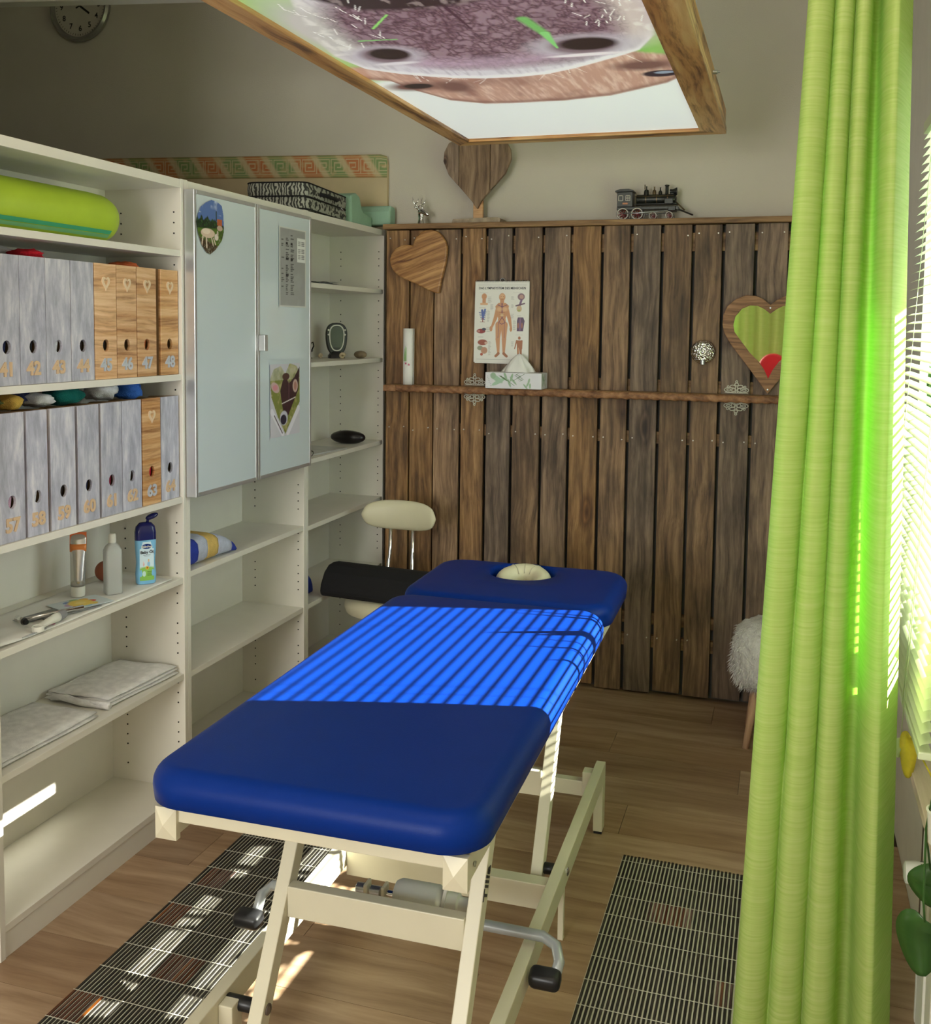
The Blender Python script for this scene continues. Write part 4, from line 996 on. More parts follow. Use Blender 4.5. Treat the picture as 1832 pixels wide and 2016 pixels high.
# calendar
cal = thing('anatomy_calendar', 'spiral bound lymphatic system wall chart with a standing human figure', 'wall chart', (-1.19, 4.235, 1.41))
W_, H_ = 340, 500
cv = Canvas(W_, H_, (.80, .79, .72)); asp = H_/W_
def cx_f(px): return (px-840)/465
def cz_f(py): return 1-(py-578)/705
def C_ell(px, py, rx, ry, c, soft=.2, rot=0): cv.ell(cx_f(px), cz_f(py), rx/465, ry/705, c, soft, rot)
def C_seg(x0, y0, x1, y1, w, c, w2=None): cv.seg(cx_f(x0), cz_f(y0), cx_f(x1), cz_f(y1), w/465, c, asp*(705/465)/(asp*1.0)*1.0 if False else 705/465, None if w2 is None else w2/465)
for yy in (610, 1258): cv.rect(.05, .95, cz_f(yy+1.5), cz_f(yy-1.5), (.45, .45, .42))
SK = (.60, .30, .15); SKD = (.38, .15, .07); SKL = (.72, .44, .24); VN = (.16, .06, .14)
C_seg(1045, 800, 1020, 900, 20, SK, 15); C_seg(1020, 900, 992, 975, 15, SK, 9); C_seg(1108, 800, 1140, 900, 20, SK, 15); C_seg(1140, 900, 1155, 975, 15, SK, 9)
C_ell(985, 990, 13, 24, SK); C_ell(1155, 990, 11, 24, SK)
cv.poly([(cx_f(a), cz_f(b)) for a, b in [(1045, 765), (1105, 765), (1135, 790), (1122, 850), (1108, 900), (1115, 960), (1040, 960), (1045, 900), (1030, 850), (1018, 795)]], SK)
C_seg(1075, 745, 1075, 775, 17, SK); C_ell(1075, 715, 27, 34, SK); C_ell(1075, 708, 20, 22, SKL, .6); C_ell(1066, 712, 4, 3, SKD); C_ell(1085, 712, 4, 3, SKD); C_seg(1068, 732, 1084, 732, 2, SKD)
C_seg(1052, 955, 1045, 1080, 30, SK, 18); C_seg(1045, 1080, 1052, 1200, 19, SK, 10); C_seg(1098, 955, 1098, 1080, 30, SK, 18); C_seg(1098, 1080, 1098, 1200, 19, SK, 10)
C_seg(1052, 1205, 1030, 1228, 12, SKD, 11); C_seg(1098, 1205, 1122, 1228, 12, SKD, 11)
for x0, y0, x1, y1, w in ((1075, 770, 1078, 890, 4), (1075, 800, 1040, 782, 2.5), (1078, 800, 1118, 782, 2.5), (1078, 890, 1050, 935, 2.5), (1078, 890, 1105, 935, 2.5), (1050, 935, 1076, 950, 2.5), (1105, 935, 1076, 950, 2.5), (1050, 940, 1047, 1070, 1.5), (1100, 940, 1100, 1070, 1.5)): C_seg(x0, y0, x1, y1, w, VN)
C_ell(1052, 820, 22, 18, SKL, .8); C_ell(1102, 820, 22, 18, SKL, .8); C_ell(1077, 870, 14, 12, (.75, .55, .30), .8)
for q in range(4): C_seg(1055, 850+q*18, 1098, 850+q*18, 1.2, SKD)
# small figures
C_ell(920, 710, 22, 27, SK); C_seg(920, 735, 920, 760, 15, SK); C_seg(895, 775, 945, 775, 9, SKL)
C_seg(905, 830, 915, 900, 9, (.10, .14, .40)); C_seg(930, 825, 912, 900, 9, (.12, .18, .45))
for q in range(5): C_seg(880+4*q, 850+14*q, 942-3*q, 845+17*q, 3, (.10, .14, .38))
C_seg(912, 900, 912, 930, 4, (.3, .1, .1)); C_seg(890, 932, 930, 932, 2, (.3, .1, .1))
C_ell(900, 1012, 38, 20, (.30, .05, .05)); C_ell(925, 995, 18, 12, (.06, .06, .10)); C_ell(880, 1012, 12, 10, (.55, .25, .2))
C_ell(915, 1110, 42, 25, (.35, .10, .06)); C_ell(895, 1160, 25, 20, (.30, .32, .22)); C_ell(930, 1180, 28, 30, (.52, .28, .18)); C_ell(908, 1215, 12, 12, (.45, .1, .05)); C_ell(945, 1115, 14, 10, (.65, .45, .35))
C_ell(1237, 712, 30, 30, (.25, .15, .18)); C_ell(1240, 712, 18, 18, (.50, .30, .25)); C_seg(1240, 740, 1225, 790, 9, (.20, .12, .22)); C_ell(1222, 815, 22, 28, (.62, .45, .28)); C_seg(1195, 790, 1265, 770, 6, (.15, .08, .12)); C_ell(1220, 830, 12, 8, (.40, .45, .15))
cv.poly([(cx_f(a), cz_f(b)) for a, b in [(1212, 890), (1258, 890), (1270, 920), (1258, 1010), (1205, 1010), (1205, 920)]], (.13, .08, .14)); C_seg(1232, 900, 1232, 1000, 4, (.3, .15, .3)); C_ell(1216, 960, 8, 25, (.35, .15, .12)); C_ell(1248, 960, 8, 25, (.35, .15, .12))
C_ell(1228, 1068, 11, 14, SKD); cv.poly([(cx_f(a), cz_f(b)) for a, b in [(1205, 1088), (1250, 1088), (1246, 1150), (1210, 1150)]], SKD); C_seg(1206, 1092, 1190, 1160, 6, SKD, 4); C_seg(1250, 1092, 1250, 1160, 6, SKD, 4); C_seg(1220, 1150, 1220, 1240, 11, SKD, 6); C_seg(1240, 1150, 1244, 1240, 11, SKD, 6); C_seg(1222, 1155, 1221, 1200, 4, SK)
rl = random.Random(9)
for (xa, xb, ya, yb) in ((952, 990, 712, 770), (975, 1005, 780, 830), (950, 975, 830, 930), (945, 985, 975, 1020), (965, 990, 1100, 1220), (1152, 1180, 708, 735), (1155, 1180, 780, 810), (1150, 1180, 860, 900), (1172, 1200, 915, 1005), (1160, 1185, 1100, 1140), (880, 965, 676, 680), (1165, 1275, 676, 680), (880, 940, 808, 812), (1205, 1260, 876, 880), (875, 925, 1062, 1066), (1200, 1260, 1040, 1044)):
    y = ya
    while y <= yb: x1_ = xa+(xb-xa)*rl.uniform(.6, 1); cv.rect(cx_f(xa), cx_f(x1_), cz_f(y+2), cz_f(y), (.38, .37, .34)); y += 6.5
def calfn(off): return lambda u, v: (-1.313+.243*u+.004*(1-v)*(u-.5)-.003*(1-v), 4.2435-off-.002*np.sin(v*3)+0*u, 1.409+.352*v)
printgrid('page', cv, PRINT, cal, calfn(.006))
bm = bmesh.new()
for k in range(5): bx(bm, -1.314, -1.070, 4.2395+.0006*k, 4.2398+.0006*k, 1.406-.0006*k, 1.7605)
finish('under_pages', bm, PAPER, cal)
text('title_text', 'DAS LYMPHSYSTEM DES MENSCHEN', .0141, plain('title_ink', (.04, .04, .05), .6), cal, .0001, (-1.191, 4.2362, 1.731), (PI/2, 0, 0), bold=.0003, sx=.93)
bm = bmesh.new()
for k in range(34):
    x = -1.308+.0071*k; 
    if abs(x+1.19) > .012: tube(bm, [(x, 4.2385+.005*math.cos(a), 1.761+.005*math.sin(a)) for a in np.linspace(0, 2*PI, 9)], .0007, 5, False)
stuff(finish('spiral_binding', bm, STEEL, cal))
tubeo('hanger', [(-1.19+.011*math.cos(a), 4.236, 1.763+.011*math.sin(a)) for a in np.linspace(-.3, PI+.3, 15)], .0012, STEEL, cal, 6)
latho('nail', [(.006, 4.232), (.006, 4.236), (.002, 4.25)], plain('dark_nail', (.03, .025, .02), .4, .5), cal, 14, 'Y', (-1.19, 0, 1.766))
settle(cal)
# wall ledge with twisted moulding
ws_ = thing('wall_shelf', 'narrow brown shelf with twisted front edge across the plank wall', 'shelf', (-.67, 4.21, 1.29))
box('board', -1.712, .30, 4.172, 4.249, 1.283, 1.301, PLANKE, ws_, bevel=.002)
bm = bmesh.new(); n_ = 420; rings = []
for i in range(n_+1):
    x = -1.66+(1.955)*i/n_; tw_ = x*2*PI/.040; ring = []
    for k in range(12):
        a = 2*PI*k/12; r = .0115*(1+.16*math.cos(3*(a)-tw_)); ring.append(bm.verts.new((x, 4.168+r*math.cos(a)*.8, 1.286+r*math.sin(a)*1.25)))
    rings.append(ring)
for p, q in zip(rings, rings[1:]):
    for k in range(12): bm.faces.new([p[k], p[(k+1) % 12], q[(k+1) % 12], q[k]])
bm.faces.new(rings[0][::-1]); bm.faces.new(rings[-1])
TWM = wood('twisted_moulding', (.10, .04, .015), (.26, .12, .05), (.42, .22, .10), s=(20, 30, 30), bump=0, rnd=False)
finish('twisted_moulding', bm, TWM, ws_, smooth=True)
box('end_block', -1.714, -1.655, 4.156, 4.176, 1.272, 1.300, TWM, ws_, bevel=.003)
settle(ws_)
IV = plain('ivory_scroll', (.62, .60, .50), .5)
def scroll(label, cx_, group):
    t = thing('scroll_bracket', label, 'bracket', (cx_, 4.24, 1.285), group=group)
    for s_, z0_ in ((1, 1.304), (-1, 1.268)):
        def Q(p): return [(cx_+a, 4.2425, z0_+s_*b) for a, b in p]
        loops = []
        for q in (-1, 1):
            loops.append([(q*(.026+.022*math.cos(a)), .014+.0095*math.sin(a)) for a in np.linspace(0, 2*PI, 21)])
            loops.append([(q*(.030+.0085*math.cos(a)), .014+.004*math.sin(a)) for a in np.linspace(0, 2*PI, 15)])
            loops.append([(q*(.014+.011*math.cos(a)+.002*math.sin(a)), .027+.007*math.sin(a)) for a in np.linspace(0, 2*PI, 17)])
            loops.append([(q*(.010+.008*math.cos(a)), .012+.010*math.sin(a)) for a in np.linspace(0, 2*PI, 15)])
            loops.append([(q*(.033+.004*math.cos(a)), .027+.004*math.sin(a)) for a in np.linspace(0, 2*PI, 11)])
        loops.append([(.007*math.cos(a), .037+.006*math.sin(a)) for a in np.linspace(0, 2*PI, 13)]); loops.append([(.004*math.cos(a), .048+.0045*math.sin(a)) for a in np.linspace(0, 2*PI, 11)])
        bm = bmesh.new()
        for L in loops: tube(bm, Q(L), .0021, 6, False)
        bx(bm, cx_-.046, cx_+.046, 4.240, 4.245, min(z0_, z0_+s_*.004), max(z0_, z0_+s_*.004))
        finish('scrollwork', bm, IV, t, smooth=True)
    settle(t)
scroll('ivory scroll bracket on the narrow shelf left of the tissue box', -1.313, 'ivory scroll brackets')
scroll('ivory scroll bracket on the narrow shelf beneath the heart mirror', -.195, 'ivory scroll brackets')
# tissue box
tbx = thing('tissue_box', 'floral tissue box with a white tissue pulled up', 'tissue box', (-1.108, 4.185, 1.3015), (0, 0, 0))
TX0, TX1, TY0, TY1, TZ1 = -.1235, .1235, -.052, .052, .068
box('carton', TX0, TX1, TY0, TY1, 0, TZ1, plain('carton_white', (.72, .72, .70), .6), tbx, bevel=.001)
cv = Canvas(240, 70, (.70, .70, .72)); cv.paint((cv.noise(6, 4, 2)-.6)*2, (.66, .64, .70))
G1, G2 = (.30, .44, .28), (.10, .18, .07)
cv.ell(.20, .62, .07, .30, (.34, .52, .36), .2, .3); cv.ell(.24, .42, .06, .28, (.36, .54, .38), .2, -.4); cv.ell(.14, .80, .05, .2, G1, .2)
for i in range(6): cv.ell(.29+.02*i, .75-.05*i, .012, .09, G2, .3, .6); cv.ell(.56+.018*i, .9-.07*i, .010, .08, G2, .3, -.5)
for (a, b, r) in ((.43, .35, .4), (.50, .5, .9), (.47, .7, -.3), (.36, .8, .4)): cv.ell(a, b, .022, .26, G1, .3, r*.25)
cv.seg(.28, .8, .52, .2, .004, G2, .3); cv.seg(.50, .5, .70, .95, .004, G2, .3)
for (a, b) in ((.72, .15), (.76, .3), (.80, .2), (.78, .5)): cv.ell(a, b, .018, .17, G1, .3, .15*(a*20 % 3-1))
for q in range(14): cv.ell(.03+.09*((q*.37) % 1), .1+.8*((q*.61) % 1), .006, .02, (.35, .36, .34))
printgrid('front_print', cv, PRINT, tbx, lambda u, v: (TX0+.001+(TX1-TX0-.002)*u, TY0-.0006+0*u, .001+(TZ1-.002)*v))
printgrid('side_print', cv, PRINT, tbx, lambda u, v: (TX1+.0006+0*u, TY0+.001+(TY1-TY0-.002)*u, .001+(TZ1-.002)*v))
bm = bmesh.new(); rings = []; rq = random.Random(3)
for i in range(9):
    f = i/8; ring = []
    for k in range(28):
        a = 2*PI*k/28; fold = 1+.16*math.sin(5*a+f*2)*(1-.3*f)+.08*math.sin(11*a)
        r = (.062*(1-f)**.8+.005)*fold; ring.append(bm.verts.new((r*math.cos(a)+.006+.006*f, r*.45*math.sin(a), TZ1+.001+.078*f**.9+(.006*math.sin(4*a) if i == 0 else 0)*0)))
    rings.append(ring)
for p, q in zip(rings, rings[1:]):
    for k in range(28): bm.faces.new([p[k], p[(k+1) % 28], q[(k+1) % 28], q[k]])
bm.faces.new(rings[-1]); finish('tissue', bm, plain('tissue_white', (.80, .79, .74), .9), tbx, smooth=True)
# paper roll standing on shelf
pr = thing('paper_roll', 'white rolled paper with green and pink floral print standing on the narrow shelf', 'paper roll', (-1.612, 4.205, 1.3015))
bm = bmesh.new(); rings = []
for z in (0, .06, .12, .19, .250):
    ring = [bm.verts.new(((.027-.010*i/52)*math.cos(.6+i*.2)*1.0, (.027-.010*i/52)*math.sin(.6+i*.2)*.85, z)) for i in range(53)]; rings.append(ring)
for p, q in zip(rings, rings[1:]):
    for k in range(52): bm.faces.new([p[k], p[k+1], q[k+1], q[k]])
o = finish('rolled_sheet', bm, PAPER, pr, smooth=True); md = o.modifiers.new('t', 'SOLIDIFY'); md.thickness = .0012
PK = plain('pink_print', (.60, .12, .22), .6); GP = plain('green_print', (.25, .55, .15), .6)
def onroll(pts, mm, nm):
    bm = bmesh.new(); vs = [bm.verts.new((.0282*math.cos(-PI/2+a/.027), .0282*.86*math.sin(-PI/2+a/.027), b)) for a, b in pts]; bm.faces.new(vs); finish(nm, bm, mm, pr)
for (a, b, r) in ((-.004, .095, .007), (.010, .090, .007)): onroll([(a+(r if k % 2 == 0 else r*.4)*math.sin(PI*k/5), b+(r if k % 2 == 0 else r*.4)*math.cos(PI*k/5)) for k in range(10)], PK, 'flower_print')
for (a, h) in ((-.010, .055), (-.006, .065), (-.002, .06), (-.013, .035)): onroll([(a-.0012, .105), (a+.0012, .105), (a+.0014, .105+h), (a, .108+h)], GP, 'grass_print')
# mirror
MOUT = [(-0.073,1.665),(-0.090,1.678),(-0.103,1.688),(-0.131,1.700),(-0.169,1.702),(-0.207,1.687),(-0.239,1.659),(-0.255,1.622),(-0.257,1.582),(-0.250,1.553),(-0.229,1.514),(-0.195,1.469),(-0.155,1.418),(-0.126,1.379),(-0.097,1.340),(-0.073,1.308)]
MIN = [(-0.073,1.629),(-0.097,1.648),(-0.124,1.661),(-0.152,1.662),(-0.184,1.648),(-0.208,1.616),(-0.215,1.582),(-0.209,1.554),(-0.180,1.514),(-0.145,1.469),(-0.111,1.436),(-0.089,1.403),(-0.073,1.369)]
def mir(P_): return P_+[(-.146-a, b) for a, b in P_[1:-1]][::-1]
hm = thing('heart_mirror', 'heart-shaped mirror in a burnt wood frame on the plank wall', 'mirror', (-.073, 4.235, 1.31))
prism('frame', mir(MOUT), 4.214, 4.236, wood('mirror_frame_wood', (.10, .045, .018), (.28, .14, .06), (.42, .23, .11), s=(4, 40, 70), bump=.1, rnd=False), hm, hole=mir(MIN), bevel=.002)
prism('mirror_glass', [(-.073+(a+.073)*1.05, 1.5+(b-1.5)*1.05) for a, b in mir(MIN)], 4.228, 4.237, plain('mirror_silver', (.9, .92, .9), .02, 1, var=0), hm)
for z in (1.652, 1.325): latho('screw', [(0, 4.211), (.0035, 4.212), (.0035, 4.216)], STEEL, hm, 12, 'Y', (-.073, 0, z))
settle(hm)
# hammered dome
hd_ = thing('wall_dome', 'hammered silver dome with a small cap on the plank wall', 'wall knob', (-.332, 4.245, 1.471))
m, t_, b_ = nt('hammered_silver'); b_.inputs['Metallic'].default_value = 1; b_.inputs['Roughness'].default_value = .14; b_.inputs['Base Color'].default_value = (.75, .74, .68, 1)
tc = N(t_, 'ShaderNodeTexCoord'); v_ = N(t_, 'ShaderNodeTexVoronoi', Scale=130.); t_.links.new(tc.outputs['Object'], v_.inputs['Vector']); bp = N(t_, 'ShaderNodeBump', Strength=1., Distance=.004); t_.links.new(v_.outputs['Distance'], bp.inputs['Height']); t_.links.new(bp.outputs[0], b_.inputs['Normal'])
latho('dome', [(0, -.030)]+[(.0505*math.sin(a), -.030*math.cos(a)) for a in np.linspace(.15, PI/2, 12)]+[(.0505, .002), (0, .002)], m, hd_, 48, 'Y')
latho('cap', [(0, -.008), (.010, -.008), (.010, .010), (0, .010)], STEEL, hd_, 20, 'Z', (0, -.016, -.043))
# deer head
dh = thing('deer_figurine', 'small chrome deer head ornament with antlers on the ledge', 'figurine', (-1.592, 4.30, 2.0175))
latho('neck', [(.018, 0), (.020, .003), (.016, .012), (.013, .030), (.016, .045), (.012, .055)], CHROME, dh, 24)
bm = bmesh.new(); tube(bm, [(-.014, 0, .052), (.0, -.002, .062), (.018, -.006, .056), (.032, -.010, .046), (.040, -.012, .040)], [.012, .017, .0135, .0095, .006], 14); finish('head', bm, CHROME, dh, smooth=True, sub=1)
for s_ in (-1, 1):
    tubeo('ear', [(-.006, s_*.012, .066), (-.014, s_*.024, .074), (-.024, s_*.030, .078)], [.004, .006, .001], CHROME, dh, 8)
    al = thing('x', 'x', 'x'); bpy.data.objects.remove(al)
    ax_ = -.0+s_*.004
    bm = bmesh.new(); b0 = Vector((ax_, s_*.006, .072)); k = s_*.0
    tube(bm, [b0, b0+Vector((-.010+.0*s_-.012*(s_ < 0), s_*.010, .018)), b0+Vector((-.012-.016*(s_ < 0), s_*.014, .034)), b0+Vector((-.006-.026*(s_ < 0), s_*.012, .050))], [.0035, .003, .0026, .001], 8)
    tube(bm, [b0+Vector((-.010-.012*(s_ < 0), s_*.010, .018)), b0+Vector((.006-.012*(s_ < 0), s_*.012, .030)), b0+Vector((.008-.012*(s_ < 0), s_*.012, .042))], [.003, .0024, .001], 8)
    tube(bm, [b0+Vector((-.004-.004*(s_ < 0), s_*.004, .008)), b0+Vector((.012, s_*.008, .018))], [.0028, .001], 8)
    finish('antler', bm, CHROME, dh, smooth=True)
# locomotive
lo = thing('toy_locomotive', 'black and dark red toy steam locomotive on the ledge', 'toy train', (-.545, 4.315, 2.0175))
LB = plain('dark_cast_metal', (.030, .032, .026), .35, .5, var=.3, scale=40); LR = plain('dark_red_paint', (.16, .012, .012), .4); LW = plain('wheel_rim_ivory', (.60, .55, .46), .5); LG = plain('aged_brass', (.14, .10, .05), .4, .6)
def lbx(nm, *a, m=LB, bevel=.0015): return box(nm, *a, m, lo, bevel=bevel)
latho('boiler', [(.019, -.085), (.0205, -.08), (.0205, .07), (.018, .076), (.010, .080), (0, .081)], LB, lo, 28, 'X', (0, 0, .088))
for x in (-.045, .0, .045): latho('boiler_band', [(.0212, x-.002), (.0212, x+.002)], LG, lo, 28, 'X', (0, 0, .088))
lbx('chassis', -.165, .09, -.024, .024, .044, .056); lbx('running_board', -.09, .085, -.032, .032, .064, .068)
CB = lbx('cab', -.163, -.098, -.030, .030, .056, .118)
prism('cab_roof', [(-.172, .118), (-.092, .118), (-.094, .124), (-.115, .130), (-.15, .130), (-.170, .124)], -.037, .037, LB, lo, bevel=.001)
for x in (-.148, -.118):
    for s_ in (-1, 1):
        y_ = s_*.0305
        bm = bmesh.new()
        for (a, b, c_, d) in ((-.010, .010, -.012, -.0095), (-.010, .010, .0095, .012), (-.010, -.0075, -.012, .012), (.0075, .010, -.012, .012)): bx(bm, x+a, x+b, y_-.001, y_+.001, .092+c_, .092+d)
        if x > -.13: bx(bm, x-.001, x+.001, y_-.001, y_+.001, .080, .104); bx(bm, x-.010, x+.010, y_-.001, y_+.001, .091, .093)
        finish('cab_window', bm, LW, lo)
lbx('number_plate', -.140, -.118, -.0325, -.0305, .066, .073, m=plain('brass_orange', (.50, .18, .06), .4), bevel=0)
latho('chimney', [(.008, .104), (.007, .112), (.007, .140), (.010, .142), (.010, .146), (.006, .147)], LB, lo, 20, 'Z', (.040, 0, 0))
latho('headlamp', [(.010, .052), (.010, .064), (.017, .080), (.017, .082), (0, .082)], LB, lo, 16, 'X', (0, 0, .118))
lbx('lamp_bracket', .055, .075, -.006, .006, .098, .112)
for x, r, h, m in ((-.045, .011, .130, LB), (-.012, .008, .128, LG), (.013, .008, .124, LB)): latho('dome', [(r, .104), (r, h-.010), (r*.8, h-.003), (.003, h), (.0025, h+.010), (.004, h+.012), (0, h+.013)], m, lo, 18, 'Z', (x, 0, 0))
tubeo('whistle', [(-.052, 0, .130), (-.052, 0, .150)], .002, LG, lo, 8); tubeo('handrail', [(-.09, -.024, .098), (.07, -.024, .098)], .0015, LG, lo, 6)
lbx('air_tank', .035, .070, -.040, -.024, .064, .086); lbx('cylinder', .050, .080, -.036, .036, .036, .054)
def wheel(x, r, y_):
    bm = bmesh.new(); ringlathe(bm, [(r*.86, y_-.004), (r, y_-.004), (r, y_+.004), (r*.86, y_+.004)], 28, 'Y', (x, 0, r))
    bm.faces.ensure_lookup_table(); w = finish('wheel', bm, LB, lo)
    bm = bmesh.new(); ringlathe(bm, [(r*.80, y_-.0046), (r*.92, y_-.0046), (r*.92, y_+.0046), (r*.80, y_+.0046)], 28, 'Y', (x, 0, r)); finish('rim', bm, LW, w)
    bm = bmesh.new(); lathe(bm, [(0, y_-.006), (r*.18, y_-.006), (r*.18, y_+.004), (0, y_+.004)], 14, 'Y', (x, 0, r))
    for k in range(8):
        a = 2*PI*k/8+.2; tube(bm, [(x, y_, r), (x+r*.84*math.cos(a), y_, r+r*.84*math.sin(a))], r*.065, 6)
    finish('spokes', bm, LR, w)
for s_ in (-1, 1):
    for x, r in ((-.138, .026), (-.078, .026), (-.012, .0165), (.055, .0165)): wheel(x, r, s_*.032)
    tubeo('side_rod', [(-.138, s_*.040, .028), (-.078, s_*.040, .028), (.05, s_*.040, .036)], .0025, STEEL, lo, 8)
bm = bmesh.new()
for k in range(7):
    y_ = -.024+.008*k; tube(bm, [(.086, y_, .046), (.150-.16*abs(y_), y_*.5, .020)], .0022, 6)
bx(bm, .082, .092, -.030, .030, .042, .052); finish('cowcatcher', bm, LB, lo)
tubeo('front_strut', [(.078, 0, .075), (.115, 0, .040)], .003, LG, lo, 8)
# ================================================================== CEILING PICTURE
cp = thing('ceiling_picture', 'large lit cow muzzle photograph in a burnt wood frame hanging under the ceiling', 'ceiling picture', (-.735, 2.7, 2.27))
PX0, PX1, PY0, PY1, PZ0 = -1.243, -.237, 1.55, 3.775, 2.262; bwL, bwR = .060, .088
bd = [('long', PX0, PX0+bwL, PY0, PY1), ('long', PX1-bwR, PX1, PY0, PY1)]
for k, (n_, a, b, c_, d) in enumerate(bd):
    # mitred boards
    w_ = b-a
    if k == 0: outl = [(a, c_), (b, c_+w_), (b, d-.07), (a, d)]
    else: outl = [(b, c_), (a, c_+w_), (a, d-.07), (b, d)]
    prism('frame_board', outl, PZ0, PZ0+.024, BURNTY, cp, plane='XY', bevel=.002)
prism('frame_board', [(PX0+.0005, PY1), (PX0+bwL, PY1-.0705), (PX1-bwR, PY1-.0705), (PX1-.0005, PY1)], PZ0, PZ0+.024, BURNT, cp, plane='XY', bevel=.002)
prism('frame_board', [(PX0+.0005, PY0), (PX0+bwL, PY0+.0605), (PX1-bwR, PY0+.0605), (PX1-.0005, PY0)], PZ0, PZ0+.024, BURNT, cp, plane='XY', bevel=.002)
for (a, b, c_, d, mm) in ((PX0+.004, PX0+.020, PY0+.004, PY1-.004, BURNTY), (PX1-.020, PX1-.004, PY0+.004, PY1-.004, BURNTY), (PX0+.021, PX1-.021, PY1-.020, PY1-.004, BURNT), (PX0+.021, PX1-.021, PY0+.004, PY0+.020, BURNT)):
    box('side_board', a, b, c_, d, PZ0+.0245, PZ0+.085, mm, cp)
box('back_sheet', PX0+.02, PX1-.02, PY0+.02, PY1-.02, PZ0+.078, PZ0+.084, PAINTW, cp)
U0, U1, V0, V1 = PX0+bwL-.004, PX1-bwR+.004, 1.60, PY1-.066
cw, chh = 330, 560
cv = Canvas(cw, chh, (.72, .76, .74))
fu = lambda x: (x-U0)/(U1-U0)
fv = lambda y: (y-V0)/(V1-V0)
XX = U0+cv.X*(U1-U0); YY = V0+cv.Y*(V1-V0)
AS = (V1-V0)/(U1-U0)
def pe(x, y, rx, ry, c, soft=.2, rot=0):
    dx, dy = XX-x, YY-y; ca, sa = math.cos(rot), math.sin(rot); u = (dx*ca+dy*sa)/rx; v = (-dx*sa+dy*ca)/ry
    cv.paint((1-np.sqrt(u*u+v*v))/soft+.5, c)
def ps(x0, y0, x1, y1, w, c, w2=None, soft=.3):
    dx, dy = x1-x0, y1-y0; t = np.clip(((XX-x0)*dx+(YY-y0)*dy)/(dx*dx+dy*dy+1e-12), 0, 1); d = np.hypot(XX-x0-t*dx, YY-y0-t*dy); ww = w+((w2 if w2 is not None else w)-w)*t
    cv.paint((ww-d)/(soft*np.maximum(ww, 1e-5))+.5, c)
def interp(pts, x):
    p = sorted(pts); return np.interp(x, [a for a, b in p], [b for a, b in p])
n1_ = cv.noise(10, 14, 1); n2_ = cv.noise(40, 60, 2); n3_ = cv.noise(90, 26, 3)
# pale sky with vague green at the sides, green meadow nearer
cv.paint((2.75+.1*n1_-YY)*8, (.20, .42, .10)); cv.paint(np.clip((2.72+.1*n1_-YY)*8, 0, 1)*np.clip((n1_-.35)*2, 0, 1), (.34, .55, .16))
# brown far face
bro = interp([(-1.30, 2.70), (-1.13, 2.80), (-1.10, 2.93), (-1.04, 3.08), (-.95, 3.15), (-.87, 3.165), (-.70, 3.17), (-.60, 3.15), (-.546, 3.14), (-.45, 3.08), (-.36, 3.02), (-.30, 2.93)], XX)
tp_ = interp([(-1.25, 2.60), (-.45, 2.60), (-.38, 2.66), (-.31, 2.70)], XX)
fm = np.clip((bro-YY)*40, 0, 1)*np.clip((YY-tp_)*30, 0, 1)
cv.paint(fm, (.46, .27, .21)); cv.paint(fm*np.clip((n3_-.4)*2.5, 0, 1), (.62, .44, .36)); cv.paint(fm*np.clip((.42-n1_)*4, 0, 1)*.7, (.24, .11, .09))
cv.paint(fm*np.exp(-((YY-bro+.02)/.03)**2)*.7, (.20, .09, .07))
for (x, y, rx, ry) in ((-1.09, 2.87, .075, .05), (-.97, 2.90, .05, .07), (-.40, 2.80, .08, .05)): pe(x, y, rx, ry, (.16, .08, .07), .8)
pe(-1.075, 2.868, .045, .030, (.02, .015, .018), .3); pe(-.365, 2.90, .052, .036, (.03, .02, .03), .3); pe(-.355, 2.89, .028, .014, (.25, .3, .38), .3)
# muzzle
RIM = [(-1.175, 2.10), (-1.172, 2.30), (-1.178, 2.50), (-1.145, 2.65), (-1.07, 2.725), (-1.0, 2.775), (-.93, 2.81), (-.864, 2.832), (-.76, 2.842), (-.67, 2.83), (-.58, 2.785), (-.508, 2.737), (-.44, 2.69), (-.39, 2.65), (-.34, 2.536), (-.315, 2.318), (-.313, 2.1)]
lft = np.where(YY < 2.52, -1.178, -1.178); rim = interp(RIM[2:-2], XX)
lx = interp2 = np.interp(YY, [1.6, 1.95, 2.1, 2.3, 2.5, 2.65], [-1.02, -1.04, -1.09, -1.15, -1.178, -1.16]); rx_ = np.interp(YY, [1.6, 2.2, 2.32, 2.54, 2.7], [-.33, -.318, -.312, -.335, -.36])
mm_ = np.clip((rim-YY)*60, 0, 1)*np.clip((XX-lx)*60, 0, 1)*np.clip((rx_-XX)*60, 0, 1)
dist = np.minimum(np.minimum(rim-YY, (XX-lx)*1.6), (rx_-XX)*1.6)
cv.paint(mm_, (.60, .57, .62)); cv.paint(mm_*np.clip((n3_-.45)*4, 0, 1)*.6, (.40, .36, .42)); cv.paint(mm_*np.clip((.05-dist)*22, 0, 1), (.86, .86, .86))
pe(-1.10, 2.30, .10, .26, (.48, .46, .44), .9); pe(-.40, 2.34, .10, .22, (.56, .48, .46), .9)
ng = np.clip((n2_-.5)*5, 0, 1)
cv.paint(ng*mm_*((XX < -1.02) | (XX > -.46))*(YY < 2.5)*.5, (.78, .76, .72))
